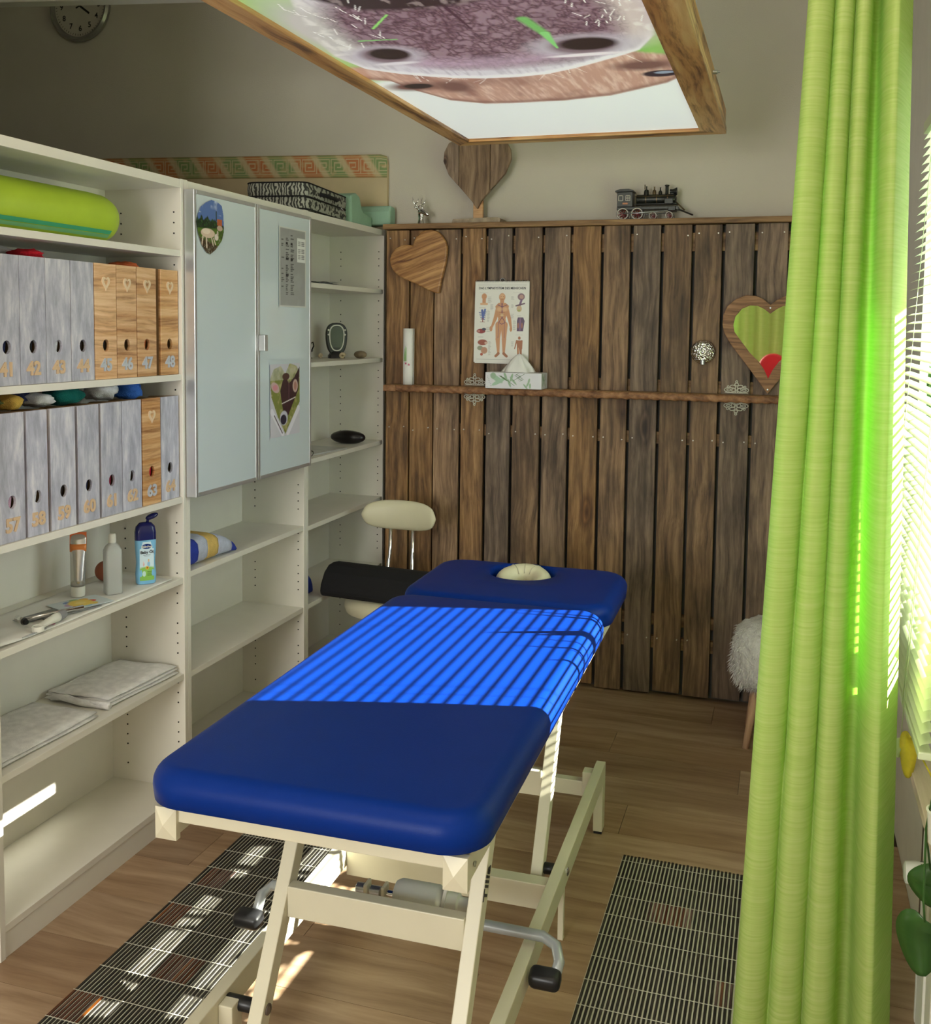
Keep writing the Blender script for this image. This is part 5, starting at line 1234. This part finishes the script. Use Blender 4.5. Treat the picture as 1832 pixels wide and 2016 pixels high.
# dark leathery nose with crinkle pattern
ax, ay = (XX+.735)/.33, (YY-2.36)/.36
nm = np.clip((1.0-np.sqrt(np.abs(ax)**2.6+np.abs(ay)**2.6))*4+.5, 0, 1)*mm_
cv.paint(nm, (.17, .095, .125))
rid = 1-np.abs(2*cv.noise(46, 40, 21)-1); rid2 = 1-np.abs(2*cv.noise(26, 60, 22)-1); cr_ = np.maximum(rid, rid2)
cv.paint(nm*np.clip((.90-cr_)*6, 0, 1)*.55, (.34, .24, .29)); cv.paint(nm*np.clip((cr_-.93)*18, 0, 1)*.8, (.055, .028, .042)); cv.paint(nm*np.clip((n1_-.5)*3, 0, 1)*.4, (.10, .05, .075))
ps(-.76, 2.12, -.75, 2.36, .006, (.07, .03, .05), .003)
pl_ = np.clip(1-np.abs(YY-(rim-.17))/.09, 0, 1)*mm_*np.clip((.36-np.abs(XX+.74))*8, 0, 1); cv.paint(pl_*.75*(.6+.5*n2_), (.52, .38, .50))
# nostrils
for (x, y, rx, ry) in ((-1.04, 2.53, .066, .072), (-.522, 2.57, .088, .074)):
    pe(x, y, rx*1.5, ry*1.25, (.46, .42, .48), .6); pe(x, y, rx, ry, (.20, .14, .17), .4); pe(x+.015, y-.012, rx*.82, ry*.75, (.022, .012, .014), .3)
pe(-1.04, 2.61, .06, .014, (.66, .62, .66), .6); pe(-.53, 2.655, .10, .014, (.72, .66, .70), .6)
# mouth, tongue
ml_ = np.clip((2.20-1.1*(XX+.80)**2-.10*np.clip(-.95-XX, 0, 1)*10-YY)*30, 0, 1)*np.clip((XX+1.08)*30, 0, 1)
cv.paint(ml_, (.035, .02, .025)); cv.paint(ml_*np.clip((1.98-YY)*6, 0, 1), (.36, .16, .15)); cv.paint(np.clip((1.86+.1*n1_-YY)*10, 0, 1), (.22, .42, .10)); pe(-.75, 1.72, .30, .20, (.45, .2, .2), .4)
cv.paint(np.clip((n2_-.58)*8, 0, 1)*ml_*.4, (.5, .4, .4))
# grass blades, whiskers
ps(-.612, 2.315, -.590, 2.44, .014, (.16, .42, .12), .012, .9); ps(-.590, 2.44, -.588, 2.575, .012, (.22, .55, .18), .003, .6); ps(-.977, 2.296, -.905, 2.205, .004, (.25, .60, .15), .003); ps(-1.05, 2.385, -.955, 2.395, .006, (.20, .45, .16), .003)
rw = random.Random(8)
for q in range(60):
    x = rw.choice([rw.uniform(-1.13, -.95), rw.uniform(-.50, -.34)]); y = rw.uniform(2.1, 2.45); ps(x, y, x+rw.uniform(-.02, .02), y-rw.uniform(.02, .05), .0015, (.85, .83, .80), .0008)
for q in range(14):
    x = rw.uniform(-1.05, -.40); y = float(np.interp(x, [a for a, b in sorted(RIM[2:-2])], [b for a, b in sorted(RIM[2:-2])])); ps(x, y-.01, x+rw.uniform(-.06, .06), y+rw.uniform(.03, .09), .0012, (.8, .74, .7), .0006)
ps(U0, 3.26, U1, 3.30, .002, (.74, .78, .77)) if False else None
LITP = printmat('backlit_print', .4, .40)
printgrid('picture_panel', cv, LITP, cp, lambda u, v: (U0+(U1-U0)*u, V0+(V1-V0)*v, PZ0+.012+0*u))
latho('screw', [(0, 0), (.006, 0), (.006, .012), (.003, .014), (.003, .02)][::-1], STEEL, cp, 10, 'X', (PX1, 2.70+.38, PZ0+.05))
for x in (PX0+.1, PX1-.1):
    for y in (PY0+.2, PY1-.2): tubeo('hanging_wire', [(x, y, PZ0+.08), (x, y, 3.3)], .0015, STEEL, cp, 6)
settle(cp)
# ================================================================== CLOCK
ck = thing('wall_clock', 'round grey-rimmed wall clock with black numerals high on the back wall', 'clock', (-3.465, 4.40, 3.155))
ck.location = (-3.465, 4.395, 3.155)
prof = [(0, .0), (.165, 0), (.176, -.012), (.178, -.030), (.168, -.042), (.158, -.040), (.153, -.022), (.150, -.020)]
latho('case', prof, plain('grey_case', (.34, .33, .30), .3, .5), ck, 56, 'Y'); latho('face', [(0, -.0215), (.153, -.0215), (.153, -.019), (0, -.019)], plain('ivory_face', (.55, .52, .42), .5), ck, 48, 'Y')
INK = plain('numeral_ink', (.02, .018, .015), .5)
for h in range(1, 13):
    a = PI/2-h*PI/6; text('numeral', str(h), .038, INK, ck, .0004, (.112*math.cos(a), -.0225, .112*math.sin(a)), (PI/2, 0, 0), bold=.0006)
bm = bmesh.new()
for k in range(60):
    a = 2*PI*k/60; R_ = Matrix.Rotation(-a, 4, 'Y'); bx(bm, -.0008 if k % 5 else -.0014, .0008 if k % 5 else .0014, -.0228, -.0222, .138, .147, R_)
stuff(finish('minute_marks', bm, INK, ck))
for nm, ln, w, a in (('hour_hand', .070, .005, 4+12/60), ('minute_hand', .115, .0035, 12*(11/60)), ('second_hand', .12, .0010, 12*(53/60))):
    bm = bmesh.new(); bx(bm, -w, w, -.0262, -.0248, -.025, ln); finish(nm, bm, INK, ck, rot=(0, a*PI/6, 0))
latho('hub', [(0, -.028), (.006, -.028), (.006, -.0225)], INK, ck, 16, 'Y')
# ================================================================== BORDER BOARD on back wall
bb = thing('bordered_board', 'beige board with rounded corner and green orange key-pattern border behind the bookcases', 'board', (-2.6, 4.38, 1.2))
bo_ = [(-3.65, 1.2), (-1.788, 1.2), (-1.788, 2.352-.04)]+[(-1.788-.04+.04*math.cos(a), 2.352-.04+.04*math.sin(a)) for a in np.linspace(0, PI/2, 7)]+[(-3.65, 2.40)]
prism('board', bo_, 4.372, 4.392, plain('beige_board', (.62, .50, .30), .6, var=.05), bb, bevel=.003)
bw, bh = 1100, 64
cv = Canvas(bw, bh, (.62, .50, .28)); L_ = 1.86; per = .075
xx = cv.X*L_; cell = np.floor(xx/per); lu = (xx/per-cell); lv = cv.Y
dia = np.sin((xx-.45*lv*.1)*2*PI/.26+3*lv); cv.paint((dia-.25)*3, (.24, .34, .13)); cv.paint((-dia-.25)*3, (.56, .20, .07)); cv.paint((cv.noise(60, 5, 3)-.5)*2, (.60, .42, .20))
kk = np.zeros(xx.shape)
def bar(a, b, c_, d): return ((lu >= a) & (lu <= b) & (lv >= c_) & (lv <= d))
key = bar(0, .92, .78, .83) | bar(.87, .93, .30, .83) | bar(.22, .93, .28, .33) | bar(.22, .28, .28, .68) | bar(.22, .70, .63, .68) | bar(.65, .71, .45, .68) | bar(.42, .71, .43, .48) | bar(.0, .06, .18, .83) | bar(0, 1, .17, .21)
cv.paint(key*.75, (.66, .56, .34)); cv.paint(((lv < .07) | (lv > .95))*.7, (.30, .22, .09)); cv.paint((np.abs(lv-.11) < .02)*.7, (.60, .45, .22)); cv.paint((np.abs(lv-.90) < .02)*.7, (.60, .45, .22))
bmask = ~((cv.X*L_ > L_-.03) & (cv.Y > .97))
def bfn(u, v):
    x = -3.65+1.862*u; zt_ = 2.352+(2.40-2.352)*(-1.788-x)/1.862; return (x, 4.3705+0*u, zt_-.108+.106*v-np.where((x > -1.82) & (v > .6), (x+1.82)*.6*(v-.6)*1.2, 0))
printgrid('border_strip', cv, PRINT, bb, bfn); settle(bb)
# ================================================================== THINGS ON TOP OF THE BOOKCASES
bag = thing('zebra_case', 'black and white zebra patterned flat case lying on top of the bookcases', 'case', (-1.925, 3.76, 2.001), (0, 0, .10))
m, t_, b_ = nt('zebra_fabric'); b_.inputs['Roughness'].default_value = .8
tc = N(t_, 'ShaderNodeTexCoord'); w1 = N(t_, 'ShaderNodeTexWave', Scale=24., Distortion=9., Detail=2.); w1.inputs['Detail Scale'].default_value = 1.3; t_.links.new(tc.outputs['Object'], w1.inputs['Vector']); r_ = ramp(t_, w1.outputs[0], [(.35, (.03, .03, .026)), (.65, (.36, .36, .30))]); t_.links.new(r_.outputs[0], b_.inputs['Base Color'])
def slab(name, L, W, z0, z1, m, par, r=.04, puff=.0):
    return loft(name, [(W/2-.004, L/2-.004, r, z0), (W/2, L/2, r, z0+.006), (W/2+puff, L/2+puff, r, (z0+z1)/2), (W/2, L/2, r, z1-.006), (W/2-.006, L/2-.006, r, z1)], m, par)
slab('lower_body', .50, .25, .004, .053, m, bag, puff=.003); slab('upper_body', .50, .25, .0535, .110, m, bag, puff=.003)
for z in (.006, .0535, .106): 
    W2, L2 = (.1255, .2505); pts = [(x, y, z) for x, y in rrect(-W2, W2, -L2, L2, .04, 4)]; tubeo('piping', pts+[pts[0]], .0028, BLACKF, bag, 6)
tubeo('carry_handle', [(.122, -.10, .078), (.140, -.07, .076), (.146, 0, .074), (.140, .07, .076), (.122, .10, .078)], .008, BLACKF, bag, 8)
tubeo('zip_pull', [(.126, .15, .055), (.132, .165, .045)], .003, STEEL, bag, 6)
# plastic sheet under the case
o = blob('plastic_wrap', (.13, .20, .010), 5, plain('milky_film', (.55, .54, .48), .3, var=.1), None, (-1.90, 3.93, 2.009), amp=.2, freq=3, flat=.75)
bpy.data.objects.remove(o)
def foam(name, label, prof, x0, x1, loc, rz):
    t = prism(name, prof, x0, x1, FOAM, None, plane='YZ', bevel=.012, bseg=3); t.location = loc; t.rotation_euler = (0, 0, rz); tag(t, label, 'foam cushion'); return t
foam('foam_wedge', 'pale green foam wedge with a high rounded peak next to the zebra case', [(-.085, 0), (.17, 0), (.17, .055), (.07, .065), (.045, .080), (.02, .13), (-.02, .14), (-.085, .125)], -.085, .085, (-1.905, 4.118, 2.0), .04)
foam('foam_block', 'pale green rounded foam block at the corner beside the ledge', [(-.035, 0), (.035, 0), (.040, .03), (.036, .085), (-.02, .090), (-.036, .06)], -.09, .09, (-1.835, 4.336, 2.0205), 0)
# ================================================================== CURTAIN
ct_ = thing('curtain', 'lime green floor-length curtain gathered beside the window', 'curtain', (.1, 2.26, 0))
ns, nz_ = 200, 60; bm = bmesh.new(); grid = []
# fold boundaries as fraction of the width, bottom and top
FB = [0, .215, .435, .645, .745, 1.0]; FTp = [0, .255, .45, .615, .70, 1.0]
AM = [.050, .052, .052, -.030, .118]
def curt(s, z):
    tz = min(1, max(0, z/2.25)); xl = -.067+.082*tz; xr = .262-.045*tz
    if z > 2.25: xl = .015; xr = .217
    b = [p+(q-p)*tz for p, q in zip(FB, FTp)]
    if s <= 1:
        for k in range(5):
            if s <= b[k+1] or k == 4:
                u = (s-b[k])/(b[k+1]-b[k]); break
        a = AM[k]*(1-.15*tz)
        # rounded tube fold; widen past the boundaries so neighbours overlap into dark slits
        w = u*2-1; prof_ = max(0, 1-abs(w)**2.4)**.5
        if k == 4: prof_ = (max(0, 1-abs(u/.42-1)**2.4)**.5 if u < .42 else 1-((u-.42)/.58)**1.25)
        x = xl+(xr-xl)*s; y = 2.266-.096*(1-s)-a*prof_ + .006*math.sin(3*z+k*2)
        return x, y, z
    u = (s-1)/.25
    return xr-.015*u, 2.266+.015*u, z
cols_ = [i/150 for i in range(151)]+[1+.25*i/12 for i in range(1, 13)]
for j in range(nz_+1):
    z = .012+(3.05-.012)*j/nz_; grid.append([bm.verts.new(curt(s, z)) for s in cols_])
for j in range(nz_):
    for i in range(len(cols_)-1): bm.faces.new([grid[j][i], grid[j][i+1], grid[j+1][i+1], grid[j+1][i]])
cf = finish('fabric', bm, CURT, ct_, smooth=True)
tubeo('curtain_rail', [(-.2, 2.265, 3.07), (.36, 2.265, 3.07)], .012, PAINTW, ct_)
for x in (-.15, .33): tubeo('rail_hanger', [(x, 2.265, 3.07), (x, 2.265, 3.30)], .005, PAINTW, ct_, 8)
bm = bmesh.new()
for i in range(9): tube(bm, [(.02+.022*i, 2.175+.010*i, 3.045), (.02+.022*i, 2.255, 3.065)], .003, 6)
finish('curtain_hooks', bm, PAINTW, ct_); settle(ct_)
# ================================================================== BLIND
vb = thing('venetian_blind', 'pale green horizontal slat blind hanging inside the window', 'blind', (.33, 2.6, .70))
PB = .0234; SW = .025; th0 = math.radians(17.5); ya, yb = 2.13, 3.12
bm = bmesh.new(); prev = None; K = 5
for k in range(K+1):
    w = -SW/2+SW*k/K; hgt = .0022*(1-(2*w/SW)**2); x = w*math.cos(th0); z = w*math.sin(th0)+hgt
    x0_, x1_ = x, x
    cur = (bm.verts.new((x, 0, z)), bm.verts.new((x, yb-ya, z)))
    if prev: bm.faces.new([prev[0], cur[0], cur[1], prev[1]])
    prev = cur
proto = None; zz = .745; nsl = 0
def blx(z): return .286+.0485*(z-.70)
while zz < 2.12:
    if proto is None:
        proto = finish('slat', bm, SLAT, vb, smooth=True, loc=(blx(zz), ya, zz)); o = proto
    else:
        o = proto.copy(); COL.objects.link(o); o.location = (blx(zz), ya, zz)
    zz += PB; nsl += 1
box('bottom_rail', blx(.72)-.013, blx(.72)+.013, ya, yb, .712, .728, SLAT, vb, bevel=.003)
box('head_rail', blx(2.12)-.015, blx(2.12)+.015, ya, yb, 2.115, 2.145, SLAT, vb)
for y in (2.42, 2.90):
    for dx in (-.0135, .0135): tubeo('ladder_cord', [(blx(.72)+dx, y, .72), (blx(2.12)+dx, y, 2.12)], .0009, SLAT, vb, 5)
tubeo('pull_cord', [(blx(2.12)-.022, 2.36, 2.12), (blx(.80)-.024, 2.36, .66)], .0011, SLAT, vb, 5)
o = blob('tassel', (.013, .013, .022), 3, SLAT, vb, (blx(.80)-.024, 2.36, .645), amp=.3)
settle(vb)
# ================================================================== SILL, RADIATOR
sl = struct(box('window_sill', .345, .575, 2.217, 3.220, .88, .892, PAINTW))
shb = box('sill_board', .290, .369, 1.35, 2.42, .575, .600, wood('pale_oak_board', (.50, .38, .28), (.62, .50, .38), (.70, .58, .46), s=(30, 2, 30), bump=.1, rnd=False), None, bevel=.002); tag(shb, 'pale wooden board shelf over the radiator at the right edge', 'shelf board')
rd = thing('radiator', 'white panel radiator with thermostat valve at the right edge', 'radiator', (.33, 1.9, .10))
box('panel', .318, .360, 1.3, 2.33, .03, .50, PAINTW, rd, bevel=.006)
for k in range(9): box('rib', .313, .319, 1.36+.105*k, 1.40+.105*k, .05, .48, PAINTW, rd, bevel=.002)
box('side_cover', .325, .368, 2.385, 2.40, .19, .56, plain('dark_brown_wood', (.07, .045, .02), .5), rd); box('lower_cover', .325, .368, 2.385, 2.40, 0, .185, PAINTW, rd)
latho('thermostat_valve', [(.014, -.045), (.022, -.042), (.025, -.02), (.025, .012), (.020, .020), (.016, .05)], PAINTW, rd, 24, 'X', (.315, 2.235, .425))
bm = bmesh.new()
for k in range(10):
    a = 2*PI*k/10; bx(bm, -.004, .010, .0246, .0256, -.0022, .0022, Matrix.Translation((.306, 2.235, .425)) @ Matrix.Rotation(a, 4, 'X'))
finish('valve_slots', bm, BLACK, rd); tubeo('pipe', [(.352, 2.36, 0), (.352, 2.36, .20), (.352, 2.33, .20)], .009, PAINTW, rd); settle(rd)
# ================================================================== PLANTS
LEAF = plain('glossy_leaf', (.035, .10, .02), .3, var=.25, scale=14); YLEAF = plain('yellowing_leaf', (.62, .50, .03), .4, var=.3, scale=25); LEAFL = plain('pale_leaf', (.16, .32, .06), .35, var=.2, scale=10)
def leaf(par, m, base, d, L, W, droop=.5, name='leaf', n=9):
    bm = bmesh.new(); d = Vector(d).normalized(); side = d.cross(Vector((0, 0, 1))).normalized() if abs(d.z) < .95 else Vector((1, 0, 0)); rows = []; p = Vector(base); dirv = d.copy()
    for i in range(n+1):
        f = i/n; w = W*math.sin(PI*min(1, .06+f*.94))**.6*.5*(1 if f < 1 else .02)
        up = side.cross(dirv).normalized()
        rows.append([bm.verts.new(p-side*w+up*w*.18), bm.verts.new(p), bm.verts.new(p+side*w+up*w*.18)]); dirv = (dirv+Vector((0, 0, -droop/n))).normalized(); p = p+dirv*L/n
    for a, b in zip(rows, rows[1:]):
        for k in range(2): bm.faces.new([a[k], a[k+1], b[k+1], b[k]])
    o = finish(name, bm, m, par, smooth=True); md = o.modifiers.new('t', 'SOLIDIFY'); md.thickness = .0016; return o
def plant(label, x, y, z, seed, nl=9, pot=.055, L=.30, W=.07, up=1.2, mat=LEAF):
    t = thing('potted_plant', label, 'plant', (x, y, z)); r = random.Random(seed)
    k_ = pot/.05
    latho('pot', [(pot*.72, 0), (pot*.78, .004), (pot, .095*k_), (pot*1.06, .097*k_), (pot*1.06, .11*k_), (pot*.9, .11*k_), (pot*.88, .09*k_), (0, .088*k_)], PAINTW, t, 28)
    for k in range(nl):
        a = 2*PI*k/nl+r.uniform(-.4, .4); leaf(t, mat, (.01*math.cos(a), .01*math.sin(a), .09), (.42*math.cos(a), math.sin(a)*.8, up*r.uniform(.7, 1.5)), L*r.uniform(.75, 1.15), W*r.uniform(.8, 1.2), r.uniform(.6, 1.3))
    return t
plant('small potted plant on the window sill nearest the curtain', .47, 2.40, .892, 1, 5, .036, .10, .045, .8)
plant('small potted plant in the middle of the window sill', .47, 2.66, .892, 2, 5, .036, .12, .05, .9)
plant('broad-leaved potted plant on the sill at the far window jamb', .45, 2.975, .892, 3, 7, .045, .46, .075, 4.2)
plant('tall thin-stemmed potted plant on the sill between the small and the broad one', .52, 2.775, .892, 6, 4, .03, .46, .05, 9.0)
ph = thing('orchid', 'potted orchid with broad green leaves, cut off by the right photo edge', 'plant', (.318, 2.02, .6005))
latho('pot', [(.034, 0), (.038, .06), (.040, .062), (.036, .064), (.034, .055), (0, .055)], PAINTW, ph, 24)
def leafpath(par, m, pts, W, name='leaf'):
    bm = bmesh.new(); rows = []; P_ = [Vector(p) for p in pts]; n = 14
    def at(f):
        q = f*(len(P_)-1); k = min(int(q), len(P_)-2); t = q-k
        p0, p1, p2, p3 = P_[max(k-1, 0)], P_[k], P_[k+1], P_[min(k+2, len(P_)-1)]
        return .5*((2*p1)+(p2-p0)*t+(2*p0-5*p1+4*p2-p3)*t*t+(3*p1-p0-3*p2+p3)*t**3)
    for i in range(n+1):
        f = i/n; p = at(f); d = (at(min(1, f+.02))-at(max(0, f-.02))).normalized(); side = d.cross(Vector((.35, 1, .1))).normalized(); up = side.cross(d); w = W/2*max(.03, math.sin(PI*(.05+.93*f))**.6)
        rows.append([bm.verts.new(p-side*w+up*w*.25), bm.verts.new(p), bm.verts.new(p+side*w+up*w*.25)])
    for a, b in zip(rows, rows[1:]):
        for k in range(2): bm.faces.new([a[k], a[k+1], b[k+1], b[k]])
    o = finish(name, bm, m, par, smooth=True); md = o.modifiers.new('t', 'SOLIDIFY'); md.thickness = .0018
tubeo('stem', [(0, 0, .05), (-.03, .0, .09), (-.036, .015, .02), (-.034, .02, -.13), (-.030, .02, -.17)], .0022, LEAF, ph, 6)
leafpath(ph, LEAF, [(-.030, .02, -.165), (-.042, .03, -.19), (-.040, .035, -.23), (-.030, .03, -.285)], .078)
tubeo('stem', [(0, 0, .05), (-.02, .04, .07), (-.032, .05, .0), (-.020, .05, -.08)], .002, LEAF, ph, 6)
leafpath(ph, LEAF, [(-.010, .05, -.075), (-.034, .055, -.105), (-.034, .06, -.125), (-.012, .06, -.16)], .05)
tubeo('stem', [(0, 0, .05), (-.02, .12, .085), (-.034, .24, .092), (-.036, .29, .088)], .0018, YLEAF, ph, 6)
leafpath(ph, YLEAF, [(-.036, .285, .09), (-.038, .315, .075), (-.037, .32, .03), (-.036, .32, -.015)], .036, 'yellow_leaf')
leafpath(ph, LEAFL, [(0, 0, .05), (-.01, -.10, .12), (-.03, -.22, .08)], .06)
# ================================================================== REAR OF THE ROOM, seen in the mirror
rc = thing('rear_curtain', 'lime green curtain behind the camera, seen only in the heart mirror', 'curtain', (-.2, -2.22, 0))
bm = bmesh.new(); rows = []
for j in range(2):
    rows.append([bm.verts.new((-.60+.9*i/90, -2.20+.03*math.sin(i*.42), .02+2.9*j)) for i in range(91)])
for i in range(90): bm.faces.new([rows[0][i], rows[0][i+1], rows[1][i+1], rows[1][i]])
finish('fabric', bm, CURT, rc, smooth=True); tubeo('curtain_rail', [(-.65, -2.2, 2.93), (.33, -2.2, 2.93)], .012, PAINTW, rc)
for x in (-.6, .3): tubeo('rail_hanger', [(x, -2.2, 2.93), (x, -2.2, 3.3)], .005, PAINTW, rc, 8)
settle(rc)
rch = thing('red_chair', 'red high-backed chair behind the camera, reflected at the bottom of the heart mirror', 'chair', (-.13, -1.25, 0))
RED = plain('red_upholstery', (.55, .008, .02), .6)
prism('backrest', [(-.13, .55)]+[(.13*math.cos(a), 1.22+.13*math.sin(a)) for a in np.linspace(PI, 0, 13)]+[(.13, .55)], -.25, -.20, RED, rch, bevel=.02)
rbox('seat', .42, .42, .08, .03, RED, rch, (0, 0, .46))
for a in (-.17, .17):
    for b in (-.17, .17): tubeo('leg', [(a*.9, b*.9, .42), (a, b, 0)], .014, BLACK, rch)

# ================================================================== nest sub-parts under the part that carries them
bpy.context.view_layer.update()
def base(n): return n.split('.')[0]
def bc(o): return o.matrix_world @ (sum((Vector(c) for c in o.bound_box), Vector())/8)
def nest(tname, pairs):
    for t in [o for o in bpy.data.objects if o.parent is None and base(o.name) == tname]:
        for ch, pa in pairs:
            kids = [c for c in t.children if base(c.name) == ch and not c.children]; pars = [c for c in t.children if base(c.name) == pa]
            if not pars: continue
            for k in kids:
                p = min(pars, key=lambda q: (bc(q)-bc(k)).length); mw = k.matrix_world.copy()
                k.parent = p; k.matrix_parent_inverse = Matrix.Identity(4); k.matrix_basis = p.matrix_world.inverted() @ mw
nest('treatment_table', [('end_cap', 'side_rail'), ('screw', 'side_rail'), ('side_knob', 'side_rail'), ('rubber_foot', 'foot'), ('crease', 'face_cushion'), ('maker_text', 'leg'), ('bolt', 'leg'), ('spacer', 'leg'), ('pump_rod', 'pump_reservoir'), ('pump_plate', 'pump_reservoir'), ('mount_screw', 'pump_mount'), ('pedal', 'pedal_bar')])
nest('file_box', [('number', 'front_panel'), ('heart_ornament', 'front_panel')])
nest('oil_bottle', [('label', 'body'), ('brand_text', 'body'), ('product_text', 'body'), ('flip_lid', 'cap'), ('lid_hinge', 'cap')])
nest('handheld_monitor', [('trim', 'body'), ('screen', 'body'), ('button', 'body')])
nest('toy_locomotive', [('cab_window', 'cab'), ('cab_roof', 'cab'), ('number_plate', 'cab'), ('boiler_band', 'boiler'), ('dome', 'boiler'), ('chimney', 'boiler')])
nest('wall_clock', [('numeral', 'face'), ('minute_marks', 'face'), ('hub', 'hour_hand')])
nest('anatomy_calendar', [('title_text', 'page')]); nest('tissue_box', [('front_print', 'carton'), ('side_print', 'carton')])
nest('heart_mirror', [('screw', 'frame')]); nest('radiator', [('valve_slots', 'thermostat_valve'), ('rib', 'panel')])
nest('venetian_blind', [('tassel', 'pull_cord')]); nest('bolster', [('stripe', 'cover')]); nest('deer_figurine', [('ear', 'head'), ('antler', 'head')])
nest('paper_roll', [('flower_print', 'rolled_sheet'), ('grass_print', 'rolled_sheet')]); nest('zebra_case', [('piping', 'upper_body'), ('carry_handle', 'upper_body'), ('zip_pull', 'lower_body')])
nest('wall_dome', [('cap', 'dome')]); nest('potted_plant', []); nest('office_stool', [('caster', 'base_arm')])
